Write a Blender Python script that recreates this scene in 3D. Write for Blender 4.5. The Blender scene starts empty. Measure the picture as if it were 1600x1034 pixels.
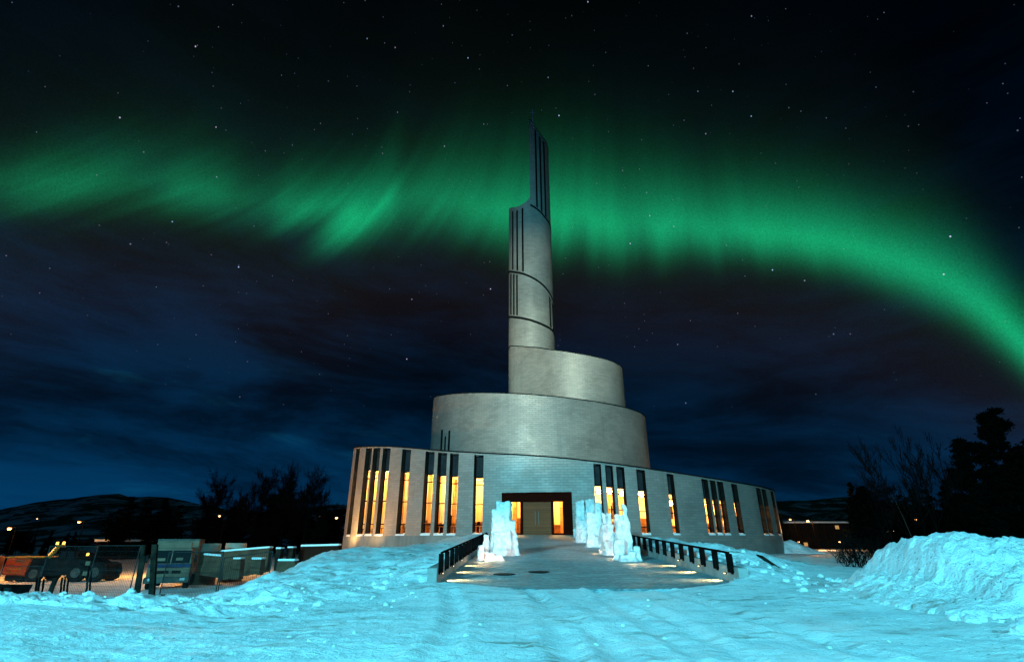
import bpy, bmesh, math, random
import numpy as np
from math import sin, cos, tan, pi, radians, atan2, asin, sqrt, hypot
from mathutils import Vector, Matrix, noise
S = bpy.context.scene
COL = S.collection
# ------------------------------------------------------------------ camera
H, F, TH = 1.0, 800.0, radians(22.4)          # eye height, focal length in photo pixels, tilt up
CT, ST = cos(TH), sin(TH)
cd = bpy.data.cameras.new('camera'); cam = bpy.data.objects.new('camera', cd); COL.objects.link(cam)
cam.location = (0, 0, H); cam.rotation_euler = (pi/2 + TH, 0, 0)
cd.sensor_width = 36; cd.lens = 18.0; cd.clip_start = 0.05; cd.clip_end = 6000
S.camera = cam
S.view_settings.view_transform = 'Standard'; S.view_settings.look = 'None'
S.view_settings.exposure = 0; S.view_settings.gamma = 1
# survey helpers: direction of a photo point, and where it meets a distance / a plane
def ray(px, py):
    u, v = px-800, 517-py
    return u, 800*CT - v*ST, v*CT + 800*ST
def at(px, py, Y):
    r = ray(px, py); k = Y/r[1]
    return Vector((r[0]*k, Y, H + r[2]*k))
def onz(px, py, z):
    r = ray(px, py); k = (z-H)/r[2]
    return Vector((r[0]*k, r[1]*k, z))
def azel(px, py):
    r = ray(px, py)
    return atan2(r[0], r[1]), atan2(r[2], hypot(r[0], r[1]))
# ------------------------------------------------------------------ node helpers
class X:
    def __init__(s, nt, sock): s.nt, s.k = nt, sock
    def m(s, op, b=None, c=None, clamp=False):
        n = s.nt.nodes.new('ShaderNodeMath'); n.operation = op; n.use_clamp = clamp
        for i, q in enumerate((s, b, c)):
            if q is None: continue
            if isinstance(q, X): s.nt.links.new(q.k, n.inputs[i])
            else: n.inputs[i].default_value = q
        return X(s.nt, n.outputs[0])
    def __add__(s, o): return s.m('ADD', o)
    def __radd__(s, o): return s.m('ADD', o)
    def __sub__(s, o): return s.m('SUBTRACT', o)
    def __rsub__(s, o): return (s*-1.0) + o
    def __mul__(s, o): return s.m('MULTIPLY', o)
    def __rmul__(s, o): return s.m('MULTIPLY', o)
    def __truediv__(s, o): return s.m('DIVIDE', o)
    def exp(s): return s.m('EXPONENT')
    def ramp01(s, a, b):
        n = s.nt.nodes.new('ShaderNodeMapRange'); n.interpolation_type = 'SMOOTHSTEP'
        s.nt.links.new(s.k, n.inputs[0]); n.inputs[1].default_value = a; n.inputs[2].default_value = b
        return X(s.nt, n.outputs[0])
    def curve(s, pts):
        n = s.nt.nodes.new('ShaderNodeFloatCurve'); c = n.mapping.curves[0]
        pts = sorted(pts)
        while len(c.points) < len(pts): c.points.new(0.5, 0.5)
        for p, q in zip(c.points, pts): p.location = q; p.handle_type = 'AUTO_CLAMPED'
        n.mapping.update(); s.nt.links.new(s.k, n.inputs['Value'])
        return X(s.nt, n.outputs[0])
def xyz(nt, a, b, c=0.0):
    n = nt.nodes.new('ShaderNodeCombineXYZ')
    for i, q in enumerate((a, b, c)):
        if isinstance(q, X): nt.links.new(q.k, n.inputs[i])
        else: n.inputs[i].default_value = q
    return n.outputs[0]
def tex(nt, kind, vec, **kw):
    n = nt.nodes.new('ShaderNodeTex'+kind)
    if vec is not None: nt.links.new(vec, n.inputs['Vector'])
    for k, v in kw.items():
        if k in n.inputs: n.inputs[k].default_value = v
        else: setattr(n, k, v)
    return n
def mixc(nt, fac, a, b, mode='MIX'):
    n = nt.nodes.new('ShaderNodeMix'); n.data_type = 'RGBA'; n.blend_type = mode
    for i, q in ((0, fac), (6, a), (7, b)):
        if isinstance(q, X): nt.links.new(q.k, n.inputs[i])
        elif hasattr(q, 'is_output'): nt.links.new(q, n.inputs[i])
        elif i == 0: n.inputs[i].default_value = q
        else: n.inputs[i].default_value = (*q, 1) if len(q) == 3 else q
    return n.outputs[2]
# ------------------------------------------------------------------ night sky with aurora and stars
W = bpy.data.worlds.new('World'); S.world = W; W.use_nodes = True
def build_world():
    nt = W.node_tree; nt.nodes.clear()
    out = nt.nodes.new('ShaderNodeOutputWorld'); bg = nt.nodes.new('ShaderNodeBackground')
    nt.links.new(bg.outputs[0], out.inputs[0])
    tc = nt.nodes.new('ShaderNodeTexCoord'); sp = nt.nodes.new('ShaderNodeSeparateXYZ')
    nt.links.new(tc.outputs['Generated'], sp.inputs[0])
    x, y, z = (X(nt, sp.outputs[i]) for i in range(3))
    az = x.m('ARCTAN2', y); el = z.m('ARCSINE')
    A0, A1 = radians(-75), radians(75)
    a01 = (az - A0) * (1/(A1-A0))
    nz = lambda p: (p - A0)/(A1-A0)
    ridge = [(-120,300),(0,288),(100,284),(200,280),(300,292),(400,315),(480,325),(560,330),(620,312),(700,312),(780,328),
             (880,338),(950,346),(1050,350),(1150,358),(1250,367),(1350,388),(1450,424),(1530,472),(1600,535),(1660,600)]
    EL0, EL1 = 0.1, 0.9
    cen = a01.curve([(nz(azel(*p)[0]), (azel(*p)[1]-EL0)/(EL1-EL0)) for p in ridge]) * (EL1-EL0) + EL0
    def by_x(pts):                                  # a value along the band, given at photo abscissae near the ridge
        yy = lambda q: float(np.interp(q, [r[0] for r in ridge], [r[1] for r in ridge]))
        return a01.curve([(nz(azel(q, yy(q))[0]), v) for q, v in pts])
    inten = by_x([(-100,.25),(0,.30),(80,.44),(170,.40),(230,.34),(290,.48),(340,.46),(395,.32),(440,.55),(500,.70),(560,.84),(600,.84),
                  (640,.50),(690,.56),(760,.72),(860,.88),(930,.92),(1000,.74),(1040,.84),(1100,.78),(1180,.92),(1300,.92),(1420,.9),(1520,.92),(1600,.98),(1660,.9)])
    wl = by_x([(0,.038),(200,.048),(400,.046),(560,.056),(640,.060),(700,.060),(860,.062),(950,.062),(1050,.055),(1200,.048),(1400,.055),(1600,.065)])
    wu = by_x([(0,.045),(200,.055),(400,.055),(600,.060),(800,.080),(950,.085),(1200,.070),(1400,.070),(1600,.085)])
    leanL = by_x([(-100,2.0),(0,1.9),(150,1.7),(300,1.4),(450,1.1),(580,.9),(700,.62),(800,.34),(900,.14),(1100,.06),(1600,0)])
    t = el - cen
    # rays: coordinate constant along each ray; leaning on the left, upright on the right
    q = az - t*leanL
    r1 = X(nt, tex(nt, 'Noise', xyz(nt, q*11.0, t*.4, 3.1), Scale=1.0, Detail=2.5, Roughness=.5).outputs[0])
    r2 = X(nt, tex(nt, 'Noise', xyz(nt, q*30.0, t*.8, 7.7), Scale=1.0, Detail=2.0, Roughness=.5).outputs[0])
    rays = (r1-.5)*1.7 + (r2-.5)*1.0
    amp = by_x([(0,.35),(200,.55),(400,.65),(620,.58),(800,.38),(1000,.36),(1150,.22),(1300,.10),(1600,.05)])
    jag = by_x([(0,.02),(300,.03),(500,.04),(650,.04),(900,.03),(1100,.03),(1300,.012),(1600,.008)])
    t2 = t + (r1-.5)*jag*2.0
    low = (t2.m('MINIMUM', 0.0)/wl).m('POWER', 2.0) * -1.0
    tu = t2.m('MAXIMUM', 0.0)/wu
    upp = (tu.m('POWER', 1.35)) * -1.0
    prof = low.exp() * upp.exp()
    green = prof * inten * (rays*amp + 1.0).m('MAXIMUM', .12)
    veil = (((t+.03).m('ABSOLUTE')/.22).m('POWER', 1.5)*-1.0).exp() * (t+.03).ramp01(-.22, .05)
    grain = X(nt, tex(nt, 'Noise', tc.outputs['Generated'], Scale=420.0, Detail=1.0).outputs[0])
    gr = (grain-.5)*.7 + 1.0
    g2 = green.m('POWER', 1.3)*.86
    # faint brown-violet air under the band
    under = (((t+.17)/.12).m('POWER', 2.0)*-1.0).exp()
    hz = ((el.m('MAXIMUM', 0.0)/.20)*-1.0).exp()                   # dusk blue toward the horizon
    below = t.ramp01(.03, -.22)
    c1 = X(nt, tex(nt, 'Noise', xyz(nt, az*2.6 + el*2.2, el*9.0, .4), Scale=1.0, Detail=6.0, Roughness=.62, Distortion=.35).outputs[0])
    c2 = X(nt, tex(nt, 'Noise', xyz(nt, az*4.0 + el*3.0, el*20.0, 5.4), Scale=1.0, Detail=5.0, Roughness=.6, Distortion=.5).outputs[0])
    left = az.ramp01(.15, -.6)
    cloud = c1.ramp01(.36, .68)
    wisp = c2.ramp01(.55, .78) * left * (((el-.13)/.12).m('POWER', 2.0)*-1.0).exp()
    base = hz * (.30 + cloud*1.0) * (left*.30+.92) + left*cloud*below*.13
    R = g2*.003 + veil*.0045*gr + under*.0055*gr + base*.0006 + wisp*.002
    G = g2*.43*gr + veil*.0095*gr + under*.0032*gr + base*.031 + wisp*.040 + .0004
    B = g2*.165*gr + veil*.0068*gr + under*.0028*gr + base*.093 + wisp*.065 + .0008
    # stars: a cell has at most one, few cells have any
    def stars(scale, rad, keep, gain):
        v = tex(nt, 'Voronoi', xyz(nt, az, el), Scale=scale); v.voronoi_dimensions = '2D'
        s3 = nt.nodes.new('ShaderNodeSeparateColor'); nt.links.new(v.outputs['Color'], s3.inputs[0])
        c0, cb, cc = (X(nt, s3.outputs[i]) for i in range(3))
        d = X(nt, v.outputs['Distance'])/scale
        on = c0.m('LESS_THAN', keep)
        k = (1.0 - (d/rad)).m('MAXIMUM', 0.0).m('POWER', .8) * on * (cb*cb*cb*1.0+.06) * gain
        return k, cc
    k1, h1 = stars(42.0, .0014, .036, 1.5); k2, h2 = stars(80.0, .0010, .06, .28)
    up = el.ramp01(.18, .36)
    st = (k1 + k2) * up
    R = R + st*(h1*.5+.4); G = G + st*.68; B = B + st*1.1
    n = nt.nodes.new('ShaderNodeCombineColor')
    for i, c in enumerate((R, G, B)): nt.links.new(c.k, n.inputs[i])
    nt.links.new(n.outputs[0], bg.inputs[0]); bg.inputs[1].default_value = 1.0
build_world()
W.cycles.sampling_method = 'MANUAL'; W.cycles.sample_map_resolution = 256
# ------------------------------------------------------------------ lights
def light(name, kind, loc, power, color, radius=.3, target=None, size=None, blend=.5):
    l = bpy.data.lights.new(name, kind); o = bpy.data.objects.new(name, l); COL.objects.link(o)
    l.energy = power; l.color = color; o.location = loc
    if kind == 'SUN': l.angle = radius
    else: l.shadow_soft_size = radius
    if kind == 'SPOT': l.spot_size = radians(size); l.spot_blend = blend
    if target is not None: o.rotation_euler = (Vector(target)-Vector(loc)).to_track_quat('-Z', 'Y').to_euler()
    return o
CY = (.135, .79, 1.0)
light('moon', 'SUN', (0, -20, 60), .065, (.10, .40, 1.0), radians(4), (8, 30, 0))
light('added_key_spot', 'SPOT', (-24, -28, 14), 200000, CY, .6, (3.5, 40, 3.0), 76, .55)   # added unseen cyan key spots behind the viewer, source assumed; cones dim the spire
light('added_key_spot', 'SPOT', (18, -32, 15), 90000, CY, .6, (-1, 44, 3.0), 76, .55)
FW = (.98, .86, .60)                                # added unseen spots behind the viewer that warm and brighten the church walls
for q_, e_ in (((-14, 48, 8), 64000), ((4, 47, 10), 36000), ((22, 50, 6), 42000), ((5, 57, 19), 245000), ((5, 66, 30), 300000)):
    light('church_fill_spot', 'SPOT', (-16, -34, 22), e_, FW if q_[2] < 12 else (.86, 1.0, .74), .6, q_, 19, .7)
for q_, c_ in (((-.85, 20, 1.7), 3.6), ((2.9, 21.5, 1.7), 4.2), ((2.9, 28, 2.2), 3.6)):
    light('ice_fill_spot', 'SPOT', (-3, -34, 22), 135000, (1.0, .64, .50), .4, q_, c_, .8)  # added narrow unseen spots that whiten the ice against the cyan light
# ------------------------------------------------------------------ mesh builder and tagging
class MB:
    def __init__(s): s.v, s.f, s.uv, s.mi = [], [], [], []
    def face(s, pts, uv=None, mi=0):
        b = len(s.v); s.v += [tuple(p) for p in pts]; s.f.append(tuple(range(b, b+len(pts))))
        s.uv.append(uv if uv else [(p[0]+p[1]*.37, p[2]) for p in pts]); s.mi.append(mi)
    def para(s, o, a, b, c, mi=0):                 # parallelepiped from a corner and three edges
        o, a, b, c = map(Vector, (o, a, b, c))
        if a.cross(b).dot(c) < 0: a, b = b, a
        p = [o, o+a, o+a+b, o+b, o+c, o+a+c, o+a+b+c, o+b+c]
        for f in ((0,3,2,1),(4,5,6,7),(0,1,5,4),(1,2,6,5),(2,3,7,6),(3,0,4,7)):
            q = [p[i] for i in f]; la = (q[1]-q[0]).length; lb = (q[2]-q[1]).length
            s.face(q, [(0,0),(la,0),(la,lb),(0,lb)], mi)
    def box(s, cx, cy, cz, sx, sy, sz, rz=0, mi=0):
        c, n = cos(rz), sin(rz)
        a = Vector((sx*c, sx*n, 0)); b = Vector((-sy*n, sy*c, 0)); u = Vector((0, 0, sz))
        s.para(Vector((cx, cy, cz)) - a/2 - b/2 - u/2, a, b, u, mi)
    def tube(s, p, q, r0, r1=None, n=8, cap=True, mi=0):
        p, q = Vector(p), Vector(q); r1 = r0 if r1 is None else r1
        d = (q-p); L = d.length
        if L < 1e-6: return
        d /= L; e = d.orthogonal().normalized(); g = d.cross(e)
        A = [p + (e*cos(2*pi*i/n) + g*sin(2*pi*i/n))*r0 for i in range(n)]
        B = [q + (e*cos(2*pi*i/n) + g*sin(2*pi*i/n))*r1 for i in range(n)]
        for i in range(n):
            j = (i+1) % n
            s.face([A[i], A[j], B[j], B[i]], [(i/n, 0), ((i+1)/n, 0), ((i+1)/n, L), (i/n, L)], mi)
        if cap:
            s.face(A[::-1], mi=mi); s.face(B, mi=mi)
    def prism(s, poly, axis0, axis1):              # poly in the x-z plane extruded along y from axis0 to axis1
        A = [Vector((x, axis0, z)) for x, z in poly]; B = [Vector((x, axis1, z)) for x, z in poly]
        n = len(poly)
        for i in range(n):
            j = (i+1) % n; s.face([A[i], A[j], B[j], B[i]])
        s.face(A[::-1]); s.face(B)
    def mesh(s, name, mats, smooth=False, merge=True, bevel=0):
        m = bpy.data.meshes.new(name); m.from_pydata(s.v, [], s.f)
        u = m.uv_layers.new(name='UVMap')
        flat = [c for f in s.uv for t in f for c in t]
        u.data.foreach_set('uv', flat)
        for x in (mats if isinstance(mats, (list, tuple)) else [mats]): m.materials.append(x)
        m.polygons.foreach_set('material_index', s.mi)
        if merge:
            b = bmesh.new(); b.from_mesh(m); bmesh.ops.remove_doubles(b, verts=b.verts, dist=.0008)
            if bevel: bmesh.ops.bevel(b, geom=[e for e in b.edges if len(e.link_faces) == 2 and e.calc_face_angle(0) > .6], offset=bevel, segments=2, affect='EDGES', clamp_overlap=True)
            bmesh.ops.recalc_face_normals(b, faces=b.faces) if bevel else None
            b.to_mesh(m); b.free()
        if smooth:
            m.polygons.foreach_set('use_smooth', [True]*len(m.polygons)); m.set_sharp_from_angle(angle=radians(35))
        m.update(); return m
    def build(s, name, mats, parent=None, **k):
        o = bpy.data.objects.new(name, s.mesh(name, mats, **k)); COL.objects.link(o)
        if parent is not None: o.parent = parent; o.matrix_parent_inverse = Matrix.Translation(-Vector(parent_world(parent))) if False else Matrix()
        return o
def parent_world(o): return o.location
def tag(o, label, cat, group=None):
    o['label'] = label; o['category'] = cat
    if group: o['group'] = group
    return o
def thing(name, label, cat, loc=(0, 0, 0), rz=0, group=None):
    o = bpy.data.objects.new(name, None); COL.objects.link(o); o.location = loc; o.rotation_euler = (0, 0, rz)
    o.empty_display_size = .2
    return tag(o, label, cat, group)
def kind(o, k): o['kind'] = k; return o
def copy_tree(o, parent=None):
    c = o.copy(); COL.objects.link(c)
    if parent is not None: c.parent = parent
    for ch in o.children: copy_tree(ch, c)
    return c
# ------------------------------------------------------------------ materials
def mat(name, col, rough=.6, metal=0, spec=.5):
    m = bpy.data.materials.new(name); m.use_nodes = True
    b = m.node_tree.nodes['Principled BSDF']
    b.inputs['Base Color'].default_value = (*col, 1); b.inputs['Roughness'].default_value = rough
    b.inputs['Metallic'].default_value = metal; b.inputs['Specular IOR Level'].default_value = spec if max(col) > .2 else (.12 if max(col) > .06 else 0.0)
    return m, m.node_tree, b
def noisy(name, c0, c1, scale=4, rough=.7, metal=0, bump=.2, bscale=None, lo=.35, hi=.65, coords='Object', stretch=(1,1,1), detail=6):
    m, nt, b = mat(name, c0, rough, metal)
    tc = nt.nodes.new('ShaderNodeTexCoord'); mp = nt.nodes.new('ShaderNodeMapping')
    nt.links.new(tc.outputs[coords], mp.inputs[0]); mp.inputs['Scale'].default_value = stretch
    n = tex(nt, 'Noise', mp.outputs[0], Scale=scale, Detail=detail, Roughness=.6)
    f = X(nt, n.outputs[0]).ramp01(lo, hi)
    nt.links.new(mixc(nt, f, c0, c1), b.inputs['Base Color'])
    n2 = tex(nt, 'Noise', mp.outputs[0], Scale=bscale or scale*4, Detail=5)
    bp = nt.nodes.new('ShaderNodeBump'); bp.inputs['Strength'].default_value = bump; bp.inputs['Distance'].default_value = .05
    nt.links.new(n2.outputs[0], bp.inputs['Height']); nt.links.new(bp.outputs[0], b.inputs['Normal'])
    return m
def emit(name, col, s):
    m, nt, b = mat(name, col); b.inputs['Emission Color'].default_value = (*col, 1); b.inputs['Emission Strength'].default_value = s
    return m
def cladding():
    m, nt, b = mat('titanium_shingle', (.3, .3, .3), .48, .25)
    uv = nt.nodes.new('ShaderNodeTexCoord').outputs['UV']
    br = tex(nt, 'Brick', uv, Scale=1.0); br.offset = .5
    for k, v in (('Color1', (.215, .183, .165, 1)), ('Color2', (.285, .243, .218, 1)), ('Mortar', (.075, .075, .075, 1)), ('Mortar Size', .009),
                 ('Mortar Smooth', .2), ('Bias', 0.0), ('Brick Width', .66), ('Row Height', .22)): br.inputs[k].default_value = v
    mp = nt.nodes.new('ShaderNodeMapping'); nt.links.new(uv, mp.inputs[0]); mp.inputs['Scale'].default_value = (.55, .07, 1)
    st = X(nt, tex(nt, 'Noise', mp.outputs[0], Scale=1.6, Detail=6, Roughness=.65).outputs[0]).ramp01(.50, .82)
    bl = X(nt, tex(nt, 'Noise', uv, Scale=.35, Detail=5, Roughness=.6).outputs[0]).ramp01(.30, .72)
    fine = X(nt, tex(nt, 'Noise', uv, Scale=5.0, Detail=6, Roughness=.7).outputs[0])
    c = mixc(nt, st*.62, br.outputs['Color'], (.10, .092, .082))
    c = mixc(nt, bl*.3, c, (.38, .335, .295))
    c = mixc(nt, (fine-.5).m('ABSOLUTE')*1.8, c, (.18, .175, .17))
    nt.links.new(c, b.inputs['Base Color'])
    nt.links.new((bl*.18+.38+fine*.1).k, b.inputs['Roughness'])
    bp = nt.nodes.new('ShaderNodeBump'); bp.inputs['Strength'].default_value = .55; bp.inputs['Distance'].default_value = .03
    hgt = (1.0 - X(nt, br.outputs['Fac'])) + fine*.5
    nt.links.new(hgt.k, bp.inputs['Height']); nt.links.new(bp.outputs[0], b.inputs['Normal'])
    return m
def snow_mat(name, dirt=.3, lump=1.0, packed=0.0):
    """snow with grit, brownish scraped streaks and, where driven on, packed darker patches"""
    m, nt, b = mat(name, (.82, .84, .86), .62)
    b.inputs['Specular IOR Level'].default_value = .3
    g = nt.nodes.new('ShaderNodeNewGeometry'); P = g.outputs['Position']
    def nz(sc, det, ro, st=(1, 1, 1), dis=0.0):
        mp = nt.nodes.new('ShaderNodeMapping'); nt.links.new(P, mp.inputs[0]); mp.inputs['Scale'].default_value = st
        return X(nt, tex(nt, 'Noise', mp.outputs[0], Scale=sc, Detail=det, Roughness=ro, Distortion=dis).outputs[0])
    a = nz(.45, 6, .62, (.55, 1.2, 1), .5); f = nz(7.0, 7, .72); h = nz(2.2, 4, .6); cr = nz(26.0, 4, .7)
    sk = nz(2.6, 8, .74, (.35, 1.5, 1), .3)                     # scraped streaks
    big = nz(.30, 3, .5); pk = nz(1.1, 7, .66, (.5, 1.3, 1), .4)
    c = mixc(nt, pk.ramp01(.42, .66)*packed, (.84, .86, .89), (.50, .56, .62))
    c = mixc(nt, sk.ramp01(.52, .66)*big.ramp01(.36, .58)*dirt, c, (.24, .20, .16))
    c = mixc(nt, f.ramp01(.56, .70)*a.ramp01(.45, .62)*dirt*.9, c, (.30, .26, .21))
    speck = nz(19.0, 3, .6).ramp01(.65, .71)*a.ramp01(.43, .58)
    c = mixc(nt, (speck*dirt*1.5).m('MINIMUM', 1.0), c, (.05, .04, .03))
    nt.links.new(c, b.inputs['Base Color'])
    bp = nt.nodes.new('ShaderNodeBump'); bp.inputs['Strength'].default_value = .9; bp.inputs['Distance'].default_value = .08
    nt.links.new((f*1.2*lump + h*.9*lump + cr*.4*lump + sk*.2).k, bp.inputs['Height']); nt.links.new(bp.outputs[0], b.inputs['Normal'])
    return m
def ramp_mat():
    m, nt, b = mat('frosted_paving', (.1, .1, .1), .55)
    g = nt.nodes.new('ShaderNodeNewGeometry'); P = g.outputs['Position']
    br = tex(nt, 'Brick', P, Scale=1.0)
    for k, v in (('Color1', (.05, .07, .08, 1)), ('Color2', (.07, .09, .10, 1)), ('Mortar', (.03, .03, .03, 1)), ('Mortar Size', .012), ('Brick Width', .42), ('Row Height', .14)):
        br.inputs[k].default_value = v
    mp = nt.nodes.new('ShaderNodeMapping'); nt.links.new(P, mp.inputs[0]); mp.inputs['Scale'].default_value = (.6, 1.6, 1)
    a = X(nt, tex(nt, 'Noise', mp.outputs[0], Scale=1.3, Detail=9, Roughness=.75).outputs[0]).ramp01(.40, .70)
    mq = nt.nodes.new('ShaderNodeMapping'); nt.links.new(P, mq.inputs[0]); mq.inputs['Scale'].default_value = (.45, 1, 1)
    f = X(nt, tex(nt, 'Noise', mq.outputs[0], Scale=11, Detail=8, Roughness=.78).outputs[0]).ramp01(.40, .62)
    s = nt.nodes.new('ShaderNodeSeparateXYZ'); nt.links.new(P, s.inputs[0])
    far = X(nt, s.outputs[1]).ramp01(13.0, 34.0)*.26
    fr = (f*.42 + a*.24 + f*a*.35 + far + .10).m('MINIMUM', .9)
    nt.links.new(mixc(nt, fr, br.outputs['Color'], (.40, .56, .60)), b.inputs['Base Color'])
    bp = nt.nodes.new('ShaderNodeBump'); bp.inputs['Strength'].default_value = .5; bp.inputs['Distance'].default_value = .02
    nt.links.new((f + (1.0-X(nt, br.outputs['Fac']))*.4).k, bp.inputs['Height']); nt.links.new(bp.outputs[0], b.inputs['Normal'])
    nt.links.new((fr*.4+.4).k, b.inputs['Roughness'])
    return m
def ice_mat():
    m, nt, b = mat('ice', (.80, .83, .84), .28)
    P = nt.nodes.new('ShaderNodeNewGeometry').outputs['Position']
    a = X(nt, tex(nt, 'Noise', P, Scale=3.5, Detail=6, Roughness=.65, Distortion=.8).outputs[0])
    f = X(nt, tex(nt, 'Noise', P, Scale=14, Detail=6, Roughness=.7).outputs[0])
    vo = X(nt, tex(nt, 'Voronoi', P, Scale=4.0).outputs['Distance'])
    c = mixc(nt, a.ramp01(.40, .66), (.88, .88, .87), (.52, .60, .62))
    c = mixc(nt, f.ramp01(.58, .72)*.4, c, (.26, .32, .33))
    nt.links.new(c, b.inputs['Base Color'])
    b.inputs['Transmission Weight'].default_value = .20; b.inputs['IOR'].default_value = 1.31; b.inputs['Subsurface Weight'].default_value = .5; b.inputs['Subsurface Radius'].default_value = (.25, .28, .3); b.inputs['Subsurface Scale'].default_value = .5
    bp = nt.nodes.new('ShaderNodeBump'); bp.inputs['Strength'].default_value = .8; bp.inputs['Distance'].default_value = .06
    nt.links.new((f*.7+a+vo*.4).k, bp.inputs['Height']); nt.links.new(bp.outputs[0], b.inputs['Normal'])
    return m
def glass_mat():
    m = bpy.data.materials.new('window_glass'); m.use_nodes = True; nt = m.node_tree; nt.nodes.clear()
    o = nt.nodes.new('ShaderNodeOutputMaterial'); mx = nt.nodes.new('ShaderNodeMixShader')
    t = nt.nodes.new('ShaderNodeBsdfTransparent'); g = nt.nodes.new('ShaderNodeBsdfGlossy')
    t.inputs[0].default_value = (.93, .92, .88, 1); g.inputs['Roughness'].default_value = .03
    fr = nt.nodes.new('ShaderNodeFresnel'); fr.inputs[0].default_value = 1.45
    nt.links.new(fr.outputs[0], mx.inputs[0]); nt.links.new(t.outputs[0], mx.inputs[1]); nt.links.new(g.outputs[0], mx.inputs[2])
    nt.links.new(mx.outputs[0], o.inputs[0]); return m
def planks(name, c0, c1, row=.16):
    m, nt, b = mat(name, c0, .6, 0, .08); b.inputs['Specular IOR Level'].default_value = .08
    uv = nt.nodes.new('ShaderNodeTexCoord').outputs['UV']
    br = tex(nt, 'Brick', uv, Scale=1.0)
    for k, v in (('Color1', (*c0, 1)), ('Color2', (*c1, 1)), ('Mortar', (.02, .015, .01, 1)), ('Mortar Size', .012), ('Brick Width', 9.0), ('Row Height', row)): br.inputs[k].default_value = v
    mp = nt.nodes.new('ShaderNodeMapping'); nt.links.new(uv, mp.inputs[0]); mp.inputs['Scale'].default_value = (.8, 14, 1)
    n = X(nt, tex(nt, 'Noise', mp.outputs[0], Scale=2, Detail=5).outputs[0])
    nt.links.new(mixc(nt, n*.5, br.outputs['Color'], (.03, .02, .012)), b.inputs['Base Color'])
    return m
def dark(name, c, r=.5, metal=0): return noisy(name, c, tuple(q*1.7 for q in c), 3, r, metal, .1)
M = dict(
    clad=cladding(), snow=snow_mat('snow', 1.0, .65, .6), heap=snow_mat('heap_snow', .85, 1.5, .35), cap=snow_mat('cap_snow', .05), ramp=ramp_mat(), ice=ice_mat(), glass=glass_mat(),
    reveal=noisy('dark_reveal', (.008, .007, .006), (.014, .012, .010), 2, .45, 0, .05),
    steel=dark('dark_steel', (.004, .003, .003), .8, 0), seam=dark('dark_seam', (.006, .006, .006), .6),
    panel=noisy('slate_panel', (.018, .021, .024), (.028, .032, .036), 1.2, .3, 0, .03),
    roof=noisy('roof_sheet', (.10, .10, .105), (.15, .15, .15), .6, .55, .4, .1),
    concrete=noisy('concrete', (.25, .245, .235), (.14, .135, .125), 1.6, .85, 0, .25, lo=.38, hi=.72),
    plinth=noisy('plinth_concrete', (.22, .215, .20), (.12, .115, .105), .7, .85, 0, .2, lo=.35, hi=.75, stretch=(1, 1, .3)),
    wood=planks('door_boards', (.26, .070, .026), (.33, .095, .036)), brown=noisy('brown_cladding', (.018, .003, .002), (.030, .005, .003), 3, .9, 0, .1, stretch=(1, 1, 8)),
    plaster=noisy('warm_plaster', (.62, .50, .33), (.72, .60, .42), .8, .8, 0, .1), timber=planks('timber_lining', (.40, .22, .09), (.50, .29, .12), .6),
    wain=planks('dark_timber_wainscot', (.16, .07, .022), (.22, .10, .035), .45), slabc=noisy('yard_concrete', (.11, .055, .034), (.055, .026, .016), 1.3, .9, 0, .25, lo=.38, hi=.7),
    black=dark('black_rubber', (.010, .010, .010), .8), wire=noisy('galvanised_wire', (.022, .022, .022), (.035, .035, .035), 8, .5, 0, .05),
    white=noisy('white_paint', (.20, .115, .075), (.13, .075, .05), 1.5, .5, 0, .05), grey=noisy('grey_paint', (.09, .08, .07), (.05, .045, .04), 2, .6, 0, .1),
    orange=noisy('orange_paint', (.42, .045, .008), (.25, .025, .005), 2.5, .42, 0, .08), yellow=noisy('yellow_paint', (.50, .22, .02), (.30, .13, .012), 3, .45, 0, .06),
    redp=noisy('red_paint', (.020, .003, .002), (.010, .002, .002), 3, .5, 0, .06), blue=noisy('navy_paint', (.02, .03, .08), (.015, .02, .05), 3, .5, 0, .05),
    dglass=mat('dark_glass', (.012, .014, .016), .08)[0], chrome=mat('dull_metal', (.35, .35, .35), .35, .9)[0],
    tank=planks('tank_boards', (.13, .075, .04), (.17, .10, .055), .5), tankhead=noisy('tank_head', (.30, .26, .21), (.22, .19, .15), 1.2, .7, 0, .1),
    board=noisy('old_board', (.012, .010, .008), (.028, .022, .017), 2, .8, 0, .2), bark=noisy('bark', (.008, .006, .005), (.004, .003, .003), 6, .9, 0, .4),
    birch=noisy('birch_bark', (.024, .021, .018), (.005, .004, .004), 3, .8, 0, .2, stretch=(1, 1, 3), lo=.5, hi=.62),
    twig=noisy('twigs', (.005, .004, .0035), (.003, .0025, .0025), 5, .9, 0, .1), needle=noisy('pine_needles', (.0015, .0025, .0018), (.003, .0045, .003), 2, .9, 0, .1),
    facade=noisy('house_render', (.022, .015, .010), (.014, .010, .007), .3, .9, 0, .1), facade2=noisy('house_brick', (.03, .012, .008), (.02, .009, .006), .3, .9, 0, .1),
    lampglow=emit('sodium_lamp', (1.0, .42, .12), 3.2), lampwhite=emit('warm_lamp', (1.0, .66, .36), 2.6), bulb=emit('ceiling_bulb', (1.0, .78, .42), 30),
    beacon=emit('amber_beacon', (1.0, .42, .05), 6), winlit=emit('lit_window', (1.0, .55, .2), .35), redlamp=emit('red_lamp', (1.0, .05, .02), 4), lens=emit('floor_lens', (1.0, .70, .35), 2),
    manhole=noisy('cast_iron', (.016, .015, .014), (.03, .028, .026), 9, .55, .5, .6),
)
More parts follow.
